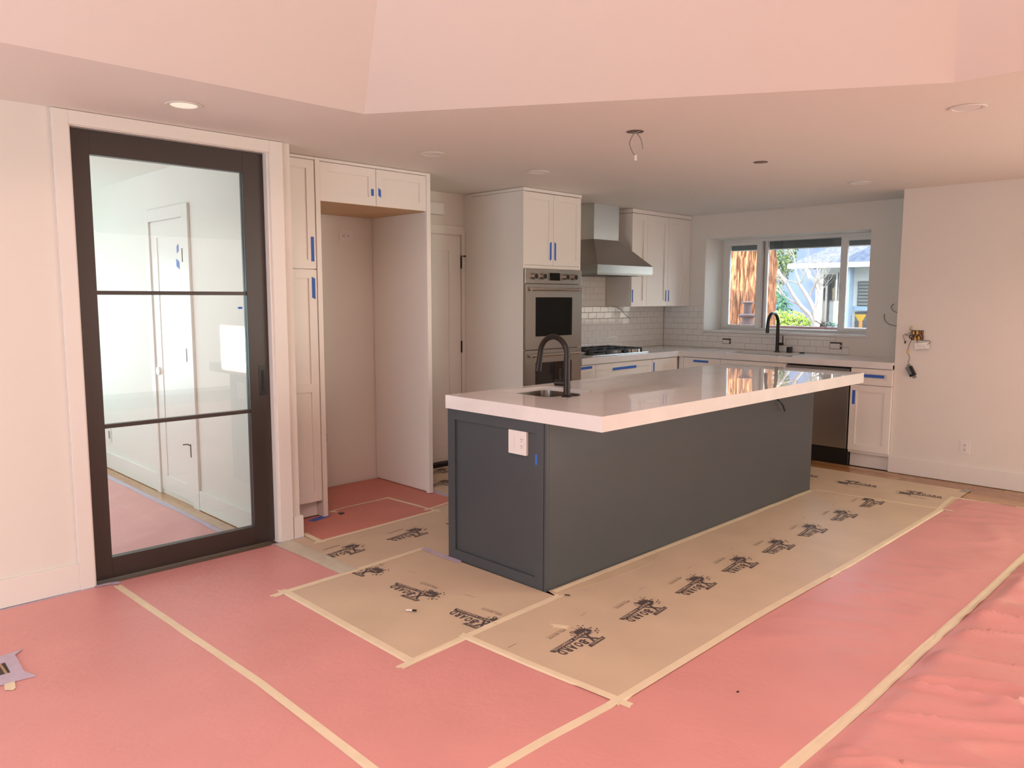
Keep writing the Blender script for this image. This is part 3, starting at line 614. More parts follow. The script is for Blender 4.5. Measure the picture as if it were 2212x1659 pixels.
IX0, IX1, IY0, IY1 = -0.0117, 2.9736, -0.3472, 0.7452
ihole = rrect(0.315, 0.705, 0.275, 0.665, 0.05)
slab = MB().prism([(IX0, IY0), (IX1, IY0), (IX1, IY1), (IX0, IY1)], H - 0.024, H, holes=[ihole])
slab.prism([(IX0, IY0), (IX1, IY0), (IX1, IY1), (IX0, IY1)], IT + 0.0005, H - 0.024, holes=[[(0.06, -0.27), (2.90, -0.27), (2.90, 0.71), (0.06, 0.71)]])
MQ = mat('island_quartz', (0.80, 0.775, 0.75), 0.008, var=0.035, vscale=7, detail=9)
so = slab.build('slab', MQ, it)
basin('prep_sink', 0.308, 0.712, 0.268, 0.672, 0.055, 0.17, 'stainless prep sink set into the island worktop', H - 0.0245, mat('prep_steel', (0.30, 0.27, 0.24), 0.30, metal=1.0))
f1 = thing('island_faucet', (0.404, 0.222, H), 'matte black pull-down faucet standing on the island', 'faucet')
dr_ = Vector((0, 1, 0)); pts = arc_tube((0.404, 0.228, H + 0.003), (0, 1, 0), 0.218, 0.0985, 0, 0)
MB().tube(pts[:3], [0.0185, 0.0185, 0.0175], 20).build('body', BLKMET, f1, smooth=True)
MB().tube(pts[2:], 0.0150, 20).build('spout', BLKMET, f1, smooth=True)
e = pts[-1]; MB().tube([e + Vector((0, 0, 0.002)), e + Vector((0, 0.010, -0.055)), e + Vector((0, 0.016, -0.095))], [0.0155, 0.0165, 0.0175], 20).build('spray_head', BLKMET, f1, smooth=True)
MB().lathe((0.404, 0.228, H + 0.0005), [(0.030, 0), (0.030, 0.005), (0.024, 0.010), (0.02, 0.012)]).build('base_flange', BLKMET, f1, smooth=True)
hb = MB().cyl((0.402, 0.240, 0.995), (0.385, 0.295, 0.995), 0.0165).build('handle_hub', BLKMET, f1, smooth=True)
MB().tube([(0.396, 0.262, 1.003), (0.393, 0.268, 1.040), (0.390, 0.262, 1.072)], [0.006, 0.0052, 0.0045], 12).build('lever', BLKMET, hb, smooth=True)
tag(MB().lathe((0.480, 0.232, H + 0.0005), [(0.026, 0), (0.026, 0.004), (0.020, 0.009), (0.004, 0.010)]).build('sink_button', BLACK, smooth=True), 'flat black round button on the island beside the faucet', 'button')
ip = thing('switch_plate', (0.0, 0.197, 0.73), 'white two-gang switch and outlet plate on the island end', 'outlet')
B(-0.0042, 0.0115, 0.134, 0.260, 0.670, 0.790, b=0.0015).build('cover_plate', WHITEP, ip)
B(-0.0062, -0.0044, 0.214, 0.246, 0.697, 0.763, b=0.0006).build('rocker', WHITEP, ip)
s_ = B(-0.0062, -0.0044, 0.149, 0.181, 0.697, 0.763, b=0.0006).build('socket', WHITEP, ip)
sl_ = MB()
for k in (-1, 1):
    for u, v in ((-0.006, 0.003), (0.006, 0.003), (0, -0.007)): sl_.box(-0.0068, -0.0063, 0.165 + u - 0.0014, 0.165 + u + 0.0014, 0.730 + k * 0.017 + v - 0.003, 0.730 + k * 0.017 + v + 0.003)
sl_.build('slots', SLOT, s_)
tape_box(-0.0012, -0.0002, 0.0605, 0.075, 0.636, 0.688, 'small blue tape strip on the charcoal island end', ax='x')
wire('island_cable', [(2.33, 0.0, 0.765), (2.335, -0.03, 0.745), (2.38, -0.035, 0.71), (2.41, -0.035, 0.668)], 0.006, BLACK, 'short black cable end sticking out of the island below the worktop')
tag(MB().cyl((1.252, 0.0, 0.838), (1.252, -0.018, 0.826), 0.008, 10).build('cable_stub', BLACK), 'tiny black cable stub under the middle of the island worktop edge', 'wire')

# ------------------------------------------------------------------ right wall: outlet, box with devices
o = thing('wall_outlet', (XR, -0.742, 0.288), 'white upright duplex outlet low on the right wall', 'outlet'); duplex(o, (-0.742, XR, 0.288), 0.072, 0.108, 'x', True)
jb = thing('junction_box', (XR, -0.345, 1.155), 'open brown wall box with wires and wire nuts on the right wall', 'electrical box')
B(XR - 0.006, XR - 0.0006, -0.392, -0.300, 1.115, 1.195).build('box', BRONZE, jb)
rnd = random.Random(4)
for k in range(6):
    y = -0.385 + k * 0.015
    wire('wire', [(XR - 0.007, y, 1.185), (XR - 0.03, y + rnd.uniform(-.02, .02), 1.17), (XR - 0.028, y + rnd.uniform(-.02, .02), 1.14), (XR - 0.01, y, 1.12)], 0.0035, rnd.choice([COPPER, WIREG, BLACK]), None, parent=jb)
for y, z in ((-0.325, 1.175), (-0.352, 1.18), (-0.366, 1.135), (-0.34, 1.128)): MB().tube([(XR - 0.03, y, z - 0.012), (XR - 0.035, y, z + 0.012)], [0.008, 0.005], 8).build('wire_nut', YEL, jb)
for pts_ in ([(XR - 0.01, -0.300, 1.18), (XR - 0.03, -0.275, 1.16), (XR - 0.03, -0.245, 1.15), (XR - 0.025, -0.262, 1.105)], [(XR - 0.01, -0.302, 1.16), (XR - 0.03, -0.278, 1.15), (XR - 0.02, -0.258, 1.165)], [(XR - 0.01, -0.300, 1.19), (XR - 0.03, -0.295, 1.205), (XR - 0.02, -0.30, 1.225)]):
    wire('wire', pts_, 0.0028, WIREG, None, parent=jb)
MB().tube([(XR - 0.02, -0.298, 1.20), (XR - 0.022, -0.304, 1.228)], 0.006, 6).build('wire_nut', YEL, jb)
MB().cyl((XR - 0.024, -0.262, 1.106), (XR - 0.024, -0.262, 1.086), 0.006, 8).build('wire_end', BLACK, jb)
hs = thing('hanging_switch', (XR - 0.03, -0.40, 1.07), 'white light switch hanging by its wires just below the open wall box', 'switch')
def rot_box(nm, m, par, c, hy, hz, d, ang, dx=0.0):
    ca, sa = math.cos(ang), math.sin(ang); vs = []
    for x in (XR - dx - d, XR - dx):
        for u, v in ((-hy, -hz), (hy, -hz), (hy, hz), (-hy, hz)): vs.append((x, c[0] + u * ca - v * sa, c[1] + u * sa + v * ca))
    return MB().add(vs, [(0, 1, 2, 3), (4, 7, 6, 5), (0, 4, 5, 1), (1, 5, 6, 2), (2, 6, 7, 3), (3, 7, 4, 0)]).build(nm, m, par)
rot_box('body', GREYP, hs, (-0.392, 1.070), 0.047, 0.024, 0.02, -0.12, 0.003)
rot_box('face', WHITEP, hs, (-0.388, 1.066), 0.036, 0.016, 0.004, -0.12, 0.0235)
rot_box('bracket', CHROME, hs, (-0.392, 1.070), 0.054, 0.026, 0.001, -0.12, 0.0232)
wire('wire', [(XR - 0.01, -0.35, 1.114), (XR - 0.02, -0.352, 1.10), (XR - 0.018, -0.36, 1.085)], 0.003, WIREG, None, parent=hs)
wire('wire', [(XR - 0.01, -0.385, 1.114), (XR - 0.03, -0.44, 1.115), (XR - 0.03, -0.452, 1.105), (XR - 0.02, -0.425, 1.075)], 0.003, WIREG, None, parent=hs)
hd2 = thing('hanging_dimmer', (XR - 0.03, -0.318, 0.86), 'black and silver dimmer dangling on a long wire below the wall box', 'switch')
rot_box('body', BLACK, hd2, (-0.318, 0.860), 0.024, 0.040, 0.025, -0.5, 0.003)
rot_box('heat_sink', CHROME, hd2, (-0.304, 0.866), 0.012, 0.034, 0.003, -0.5, 0.0285)
rot_box('bracket', GREYP, hd2, (-0.318, 0.860), 0.014, 0.062, 0.001, -0.5, 0.002)
wire('wire', [(XR - 0.008, -0.305, 1.114), (XR - 0.02, -0.29, 1.07), (XR - 0.02, -0.285, 1.02), (XR - 0.02, -0.30, 0.97), (XR - 0.02, -0.292, 0.93), (XR - 0.02, -0.305, 0.90)], 0.003, WIREG, None, parent=hd2)
MB().tube([(XR - 0.02, -0.283, 1.03), (XR - 0.022, -0.284, 1.005)], 0.007, 6).build('wire_nut', YEL, hd2)

# ------------------------------------------------------------------ ceiling fittings
DL = [(-1.203, 1.168, 'recessed ceiling light above the black sliding door'), (0.374, 1.311, 'recessed ceiling light in front of the fridge alcove'), (1.327, 1.324, 'recessed ceiling light in front of the oven cabinet'),
      (3.427, 1.325, 'recessed ceiling light in front of the kitchen corner cabinets'), (4.426, 1.082, 'recessed ceiling light just inside the kitchen window'), (3.413, -0.074, 'recessed ceiling light left of the right wall corner'), (1.380, -1.355, 'recessed ceiling light at the top right, nearest the vault edge')]
proto = None; LENS_ME = None
for x, y, lb in DL:
    if proto is None:
        proto = thing('recessed_light', (x, y, HC), lb, 'ceiling light', 'recessed ceiling lights')
        ps = [MB().lathe((x, y, HC - 0.006), [(0.078, 0.0055), (0.080, 0.003), (0.076, 0.0), (0.062, 0.0005), (0.058, 0.0045)]).build('trim_ring', TRIM, proto, smooth=True),
              MB().cyl((x, y, HC - 0.0035), (x, y, HC - 0.0006), 0.0575, 32).build('lens', mat('lit_lens', (0.85, 0.82, 0.75), 0.4, emit=(1.0, 0.86, 0.66, 0.55)), proto)]
    else:
        c = proto.copy(); COL.objects.link(c); c.location = (x, y, HC); c['label'] = lb
        for p_ in ps:
            q = p_.copy(); COL.objects.link(q); q.parent = c
            if p_.name.startswith('lens'):
                if LENS_ME is None: LENS_ME = p_.data.copy(); LENS_ME.materials[0] = LENS
                q.data = LENS_ME
def pend(x, y, lb, wires):
    t = thing('ceiling_box', (x, y, HC), lb, 'electrical box', 'open pendant boxes above the island')
    MB().cyl((x, y, HC - 0.0025), (x, y, HC - 0.0006), 0.046, 24).build('box', mat('box_brown', (0.15, 0.11, 0.09), 0.6), t)
    MB().box(x - 0.005, x + 0.008, y - 0.03, y + 0.03, HC - 0.0045, HC - 0.0028).build('crossbar', CHROME, t)
    for w_, m_ in wires: wire('wire', w_, 0.0032, m_, None, parent=t)
    return t
t = pend(0.726, 0.047, 'open round ceiling box with two dangling wires above the island', [([(0.726, 0.05, HC - 0.003), (0.705, 0.06, 2.285), (0.698, 0.06, 2.26), (0.715, 0.055, 2.225), (0.735, 0.05, 2.205)], WIREG), ([(0.73, 0.045, HC - 0.003), (0.745, 0.03, 2.30), (0.755, 0.025, 2.275), (0.762, 0.02, 2.24)], WIREG)])
MB().cyl((0.736, 0.049, 2.208), (0.737, 0.049, 2.180), 0.007, 8).build('wire_cap', WHITEP, t)
pend(2.057, 0.028, 'open round ceiling box without wires, farther along above the island', [])

# ------------------------------------------------------------------ floor coverings
def crease(x, y, ang, sc, st, seed):
    ca, sa = math.cos(ang), math.sin(ang); u = x * ca + y * sa; v = -x * sa + y * ca
    n = noise.noise(Vector((u * sc / st, v * sc + 0.7 * noise.noise(Vector((u * 0.9, v * 0.9, seed + 5))), seed)))
    return n
def ridge(x, y, ang, sc, st, seed): return max(0.0, 1 - abs(crease(x, y, ang, sc, st, seed)) * 6.5) ** 1.5
RA = math.radians(-68)
def h_wr(x, y):
    m = 0.5 + 0.5 * noise.noise(Vector((x * 0.8, y * 0.8, 3.3))); k = min(1.0, max(0.0, (-1.548 - y) / 0.07))
    return 0.0045 + k * (0.020 + 0.024 * crease(x, y, RA, 7.0, 5.0, 1) + 0.045 * ridge(x, y, RA, 3.2, 4.5, 9) * m + 0.022 * ridge(x, y, RA + 0.35, 5.0, 4.0, 14) + 0.002 * crease(x, y, RA, 24.0, 4.0, 4))
def h_mid(x, y):
    k = min(1.0, max(0.0, (x + 0.4) / 1.2)) * min(1.0, max(0.0, (-0.905 - y) / 0.08)) * min(1.0, max(0.0, (y + 1.475) / 0.07)); m = 0.5 + 0.5 * noise.noise(Vector((x * 0.9, y * 0.9, 8.3)))
    return 0.003 + 0.0012 * crease(x, y, RA, 6, 3, 2) + k * (0.022 * ridge(x, y, RA, 5.5, 4.0, 21) * m + 0.0045 * crease(x, y, RA, 10, 4, 22) + 0.003)
def h_left(x, y): return 0.003 + 0.0022 * crease(x, y, 0.3, 3.0, 3.0, 6) + 0.0012 * ridge(x, y, 0.2, 2.5, 3.5, 7)
def h_flat(z, a=0.0012, sc=1.8, sd=30): return lambda x, y: z + a * crease(x, y, 0.4, sc, 1.5, sd)
def h_b2(x, y): return 0.0070 + 0.0005 * crease(x, y, 0.4, 2.0, 1.5, 31) + 0.004 * max(0, (x - 1.2) / 1.8) * ridge(x, y, 0.9, 3.0, 2.0, 33) * min(1, max(0, (y + 0.45) / 0.2)) 
def inpoly(x, y, P):
    c = False; n = len(P)
    for i in range(n):
        x0, y0 = P[i]; x1, y1 = P[(i + 1) % n]
        if (y0 > y) != (y1 > y) and x < (x1 - x0) * (y - y0) / (y1 - y0) + x0: c = not c
    return c
SHEETS = []
def sheet(poly, hf, m, res, label, name, cat, top=0.0, lift=0.0, order=0):
    """a sheet lying on the floor: regular grid clipped to the polygon, following hf"""
    bm = bmesh.new(); xs = [p[0] for p in poly]; ys = [p[1] for p in poly]
    face = bm.faces.new([bm.verts.new((p[0], p[1], 0)) for p in poly])
    x = math.ceil(min(xs) / res) * res
    while x < max(xs):
        bmesh.ops.bisect_plane(bm, geom=bm.verts[:] + bm.edges[:] + bm.faces[:], plane_co=(x, 0, 0), plane_no=(1, 0, 0)); x += res
    y = math.ceil(min(ys) / res) * res
    while y < max(ys):
        bmesh.ops.bisect_plane(bm, geom=bm.verts[:] + bm.edges[:] + bm.faces[:], plane_co=(0, y, 0), plane_no=(0, 1, 0)); y += res
    for v in bm.verts: v.co.z = hf(v.co.x, v.co.y)
    ed = [e for e in bm.edges if len(e.link_faces) == 1]
    r = bmesh.ops.extrude_edge_only(bm, edges=ed)
    for v in r['geom']:
        if isinstance(v, bmesh.types.BMVert): v.co.z -= 0.0012
    for f in bm.faces:
        if f.normal.z < -0.1: f.normal_flip()
    me = bpy.data.meshes.new(name); bm.normal_update()
    bm.to_mesh(me); bm.free(); me.materials.append(m)
    for p in me.polygons: p.use_smooth = True
    try: me.set_sharp_from_angle(angle=math.radians(50))
    except Exception: pass
    o = bpy.data.objects.new(name, me); COL.objects.link(o); SHEETS.append((poly, hf)); return tag(o, label, cat)
def top_h(x, y):
    z = 0.0
    for P, hf in SHEETS:
        if inpoly(x, y, P): z = max(z, hf(x, y))
    return z
sheet([(-4.6, 1.63), (-1.44, 1.63), (-1.42, -0.875), (-4.6, -0.875)], h_left, PINK, 0.06, 'pink rosin paper sheet along the left wall with the floor vent', 'paper_sheet', 'floor paper')
sheet([(-1.46, 1.632), (-0.45, 1.625), (-0.3, -0.05), (-0.3, -0.88), (-1.44, -0.875)], h_flat(0.0035, 0.0010, 2.2, 41), PINK, 0.05, 'pink rosin paper sheet between the sliding door and the brown boards', 'paper_sheet', 'floor paper')
sheet([(-4.6, -0.87), (-0.58, -0.86), (3.50, -0.83), (3.50, -1.52), (-4.6, -1.50)], h_mid, PINK, 0.03, 'long pink rosin paper strip between the brown board and the wrinkled sheet', 'paper_sheet', 'floor paper')
sheet([(-3.0, -1.50), (0.5, -1.525), (3.52, -1.53), (3.62, -4.4), (-3.0, -4.4)], h_wr, PINK, 0.019, 'heavily wrinkled pink rosin paper sheet at the lower right', 'paper_sheet', 'floor paper')
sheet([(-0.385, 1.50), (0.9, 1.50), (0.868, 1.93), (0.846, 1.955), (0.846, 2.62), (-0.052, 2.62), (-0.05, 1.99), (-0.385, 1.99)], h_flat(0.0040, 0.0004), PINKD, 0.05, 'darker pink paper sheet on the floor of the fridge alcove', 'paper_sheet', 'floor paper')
sheet([(-0.56, 1.63), (-0.385, 1.64), (-0.38, 1.50), (0.48, 1.57), (1.76, 1.72), (1.76, 0.76), (0.0, 0.76), (-0.56, 0.92)], h_flat(0.0052, 0.0005), BOARD, 0.06, 'brown protection board in the aisle left of the island', 'floor_board', 'floor board')
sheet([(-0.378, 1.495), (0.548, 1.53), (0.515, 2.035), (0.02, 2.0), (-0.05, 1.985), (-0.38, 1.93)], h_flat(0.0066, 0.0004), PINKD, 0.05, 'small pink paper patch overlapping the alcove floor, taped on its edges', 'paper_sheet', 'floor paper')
sheet([(0.862, 1.70), (1.74, 1.74), (1.74, 2.57), (0.862, 2.57)], h_flat(0.004, 0.0008), BOARD, 0.08, 'brown protection board in the back passage', 'floor_board', 'floor board')
sheet([(-0.915, 0.915), (-0.01, 0.955), (-0.003, -0.095), (-0.925, -0.115)], h_flat(0.0060, 0.0004), BOARD, 0.05, 'squarish brown protection board at the panelled end of the island', 'floor_board', 'floor board')
sheet([(2.955, 1.80), (3.745, 1.80), (3.78, -0.865), (3.07, -0.885), (3.0, -0.25), (2.955, -0.03)], h_flat(0.005, 0.001), BOARD, 0.06, 'brown protection board across the far end of the island', 'floor_board', 'floor board')
sheet([(-0.615, -0.082), (0.0, -0.07), (0.02, -0.001), (2.960, -0.001), (3.06, -0.885), (-0.583, -0.895)], h_b2, BOARD, 0.04, 'long brown protection board lying in front of the island', 'floor_board', 'floor board')
sheet([(-2.4, 1.90), (-0.70, 1.90), (-0.70, 5.2), (-2.4, 5.2)], lambda x, y: 0.003 + 0.003 * crease(x, y, 0.5, 5, 3, 50) + 0.006 * ridge(x, y, 0.7, 3.0, 3, 51), PINK, 0.04, 'wrinkled pink paper on the hall floor seen through the glass door', 'paper_sheet', 'floor paper')
sheet([(0.02, -0.012), (0.97, -0.012), (0.85, -0.085), (0.70, -0.125), (0.55, -0.12), (0.36, -0.115), (0.15, -0.085), (0.02, -0.06)], lambda x, y: 0.0090, mat('torn_paper', (0.62, 0.48, 0.32), 0.6, var=0.05), 0.05, 'torn pale paper strip along the foot of the island', 'paper_strip', 'floor paper')

def tape_line(pts, w, label, m=TAPE, name='masking_tape', group='masking tape lines on the floor', lift=0.0010, tear=0.012, z=None, seed=0):
    rnd = random.Random(seed + int(pts[0][0] * 100)); P = []
    for (x0, y0), (x1, y1) in zip(pts, pts[1:]):
        n = max(2, int(math.hypot(x1 - x0, y1 - y0) / 0.03)); P += [(x0 + (x1 - x0) * k / n, y0 + (y1 - y0) * k / n) for k in range(n)]
    P.append(pts[-1]); vs = []; N = 5
    for i, (x, y) in enumerate(P):
        a, b = P[max(0, i - 1)], P[min(len(P) - 1, i + 1)]; dx, dy = b[0] - a[0], b[1] - a[1]; L = math.hypot(dx, dy); dx /= L; dy /= L
        for k in range(N):
            t = (k / (N - 1) - 0.5) * w; e = 0
            if i in (0, len(P) - 1): e = rnd.uniform(-tear, tear)
            X, Y = x - dy * t + dx * e, y + dx * t + dy * e
            vs.append([X, Y, max(top_h(X + p, Y + q) for p in (-.012, 0, .012) for q in (-.012, 0, .012)) + lift])
    n = len(vs); top = vs; fs = []
    for i in range(len(P) - 1):
        for k in range(N - 1): a = i * N + k; fs.append((a, a + 1, a + N + 1, a + N))
    bd = [k for k in range(N)] + [i * N + N - 1 for i in range(1, len(P))] + [(len(P) - 1) * N + k for k in range(N - 2, -1, -1)] + [i * N for i in range(len(P) - 2, 0, -1)]
    low = [(v[0], v[1], v[2] - 0.0008) for v in [vs[i] for i in bd]]
    m_ = len(bd)
    for i in range(m_): fs.append((bd[i], bd[(i + 1) % m_], n + (i + 1) % m_, n + i))
    o = MB().add(top + low, fs).build(name, m, recalc=True)
    return tag(o, label, 'tape', group)
TW_ = 0.037
tape_line([(-1.476, 1.575), (-1.455, 0.9), (-1.432, 0.15), (-1.440, -0.593), (-1.45, -1.5)], 0.034, 'long masking tape seam from the sliding door toward the lower left')
tape_line([(-3.0, -0.86), (-0.937, -0.872), (-0.560, -0.888)], 0.036, 'masking tape seam running off the bottom edge toward the long board corner')
tape_line([(-3.0, -1.50), (-0.512, -1.508), (0.053, -1.524), (0.7, -1.522), (1.324, -1.531), (2.313, -1.528), (3.55, -1.53)], 0.042, 'masking tape seam beside the wrinkled pink sheet at the right')
tape_line([(-0.598, -0.890), (0.5, -0.874), (1.5, -0.888), (3.05, -0.880)], 0.036, 'masking tape along the front edge of the long board')
tape_line([(-0.618, -0.075), (-0.60, -0.5), (-0.568, -0.945)], 0.036, 'masking tape across the near end of the long board', lift=0.0016)
tape_line([(-0.985, -0.130), (-0.45, -0.096), (0.018, -0.080)], 0.036, 'masking tape between the squarish board and the long board', lift=0.0013)
tape_line([(-0.912, 0.945), (-0.918, 0.4), (-0.922, -0.125)], 0.040, 'masking tape on the left edge of the squarish board')
tape_line([(-0.985, 0.900), (-0.55, 0.915), (-0.005, 0.957)], 0.038, 'masking tape on the back edge of the squarish board', lift=0.0014)
tape_line([(2.965, -0.028), (3.0, -0.30), (3.035, -0.60), (3.075, -0.955)], 0.026, 'masking tape across the far end of the long board')
tape_line([(3.04, -0.868), (3.28, -0.845), (3.50, -0.832)], 0.028, 'short masking tape piece between the far board and the pink paper')
tape_line([(3.47, -0.82), (3.505, -1.0), (3.53, -1.27), (3.56, -2.0)], 0.026, 'masking tape along the far end of the pink paper by the oak floor')
tape_line([(0.02, 2.010), (0.149, 2.031), (0.522, 2.040)], 0.024, 'masking tape on the back edge of the small pink patch')
tape_line([(0.512, 2.055), (0.53, 1.80), (0.553, 1.495)], 0.024, 'masking tape on the right edge of the small pink patch')
tape_line([(-0.41, 1.482), (0.10, 1.505), (0.575, 1.532)], 0.028, 'masking tape on the front edge of the small pink patch', lift=0.0016)
tape_line([(-0.362, 1.70), (-0.372, 1.46)], 0.036, 'short crinkled masking tape at the left corner of the small pink patch', lift=0.002)
tape_line([(0.50, 1.590), (0.75, 1.635), (1.2, 1.70)], 0.024, 'masking tape where the alcove paper meets the aisle board')
tape_line([(-0.540, 1.640), (-0.530, 1.3), (-0.528, 0.925)], 0.108, 'wide pale translucent tape band between pink paper and aisle board', m=TAPEP, lift=0.0020)
tape_line([(-0.010, 0.955), (-0.022, 0.80), (-0.018, 0.62)], 0.040, 'crumpled lavender tape at the back corner of the island foot', m=LAV, lift=0.003)
tape_line([(0.880, 1.98), (0.874, 1.85), (0.868, 1.70)], 0.050, 'lavender tape at the passage beside the fridge alcove', m=LAV)
tape_line([(-3.4, 1.636), (-1.56, 1.636)], 0.024, 'lavender tape along the baseboard of the left wall', m=LAV)
tape_line([(-1.56, 1.638), (-1.50, 1.634), (-1.455, 1.60)], 0.040, 'bunched grey lavender tape under the corner of the sliding door', m=LAV, lift=0.004)
tape_line([(-0.60, 1.640), (-0.40, 1.642)], 0.030, 'lavender tape under the right casing of the sliding door', m=LAV)
tape_line([(-0.705, 1.92), (-0.70, 3.0), (-0.705, 5.0)], 0.05, 'lavender tape along the hall wall behind the glass door', m=LAV)
tape_line([(0.03, -0.030), (1.0, -0.024), (2.0, -0.026), (2.93, -0.022)], 0.030, 'narrow pale tape along the whole foot of the island', lift=0.0016)
tape_line([(-0.195, 1.895), (-0.045, 1.935)], 0.05, 'loose blue tape strip on the floor in front of the pantry', m=BLUE, name='tape_strip', group='x', lift=0.002)
tape_line([(-0.270, -0.290), (-0.235, -0.350)], 0.032, 'small torn cream tape piece on the long board near its logo', name='tape_piece', group='x')
tape_line([(3.705, -0.835), (3.83, -0.850)], 0.052, 'short grey tape piece on the oak floor near the right wall', m=GREYT, name='tape_piece', group='x')
tape_line([(0.012, 2.005), (0.045, 1.965)], 0.03, 'crumpled cream tape scrap near the pantry corner', name='tape_piece', group='x', lift=0.003)
tag(B(0.030, 0.062, 1.90, 1.93, top_h(0.04, 1.915) + 0.001, top_h(0.04, 1.915) + 0.006, b=0.001).build('debris_scrap', BLACK), 'small black scrap on the pink paper near the pantry', 'debris')
sc1 = thing('debris_scrap', (-0.62, 0.26, 0.012), 'small white and black plastic scrap on the squarish board', 'debris')
MB().tube([(-0.640, 0.285, 0.0165), (-0.622, 0.262, 0.0165)], 0.004, 6).build('white_end', WHITEP, sc1)
MB().tube([(-0.622, 0.262, 0.0165), (-0.610, 0.246, 0.0165)], 0.005, 6).build('black_end', BLACK, sc1)
tag(MB().tube([(0.022, -0.105, 0.0165), (0.036, -0.128, 0.0165)], 0.003, 6).build('debris_scrap', BLACK), 'tiny dark sliver on the long board near the island corner', 'debris')
_h = top_h(-0.211, -1.161)
tag(MB().tube([(-0.215, -1.160, _h + 0.004), (-0.207, -1.164, _h + 0.004)], 0.0028, 6).build('debris_scrap', BLACK), 'tiny dark speck on the pink strip in front of the long board', 'debris')
# floor vent at the left edge
vt = thing('floor_vent', (-2.2, 0.95, 0.006), 'brown metal floor vent masked with lavender tape at the left edge', 'vent')
VZ = 0.0085
MB().prism([(-2.42, 0.80), (-2.10, 0.80), (-2.02, 0.79), (-2.045, 0.86), (-2.035, 1.05), (-2.0, 1.085), (-2.05, 1.075), (-2.42, 1.06)], VZ - 0.004, VZ, holes=[[(-2.40, 0.885), (-2.085, 0.885), (-2.080, 1.000), (-2.40, 1.000)]]).build('tape_border', LAV, vt)
B(-2.41, -2.075, 0.875, 1.01, VZ - 0.0105, VZ - 0.0048).build('backing', SLOT, vt)
BR = mat('vent_brass', (0.42, 0.25, 0.12), 0.4)
for k in range(7): B(-2.14 - 0.042 * (k - 1) - 0.004, -2.14 - 0.042 * (k - 1) + 0.004, 0.886, 0.999, VZ - 0.0047, VZ - 0.0005).build('slat', BR, vt)
tape_line([(-2.098, 0.855), (-2.118, 0.735)], 0.034, 'short cream tape piece below the floor vent at the left edge', name='tape_piece', group='x', lift=0.003)

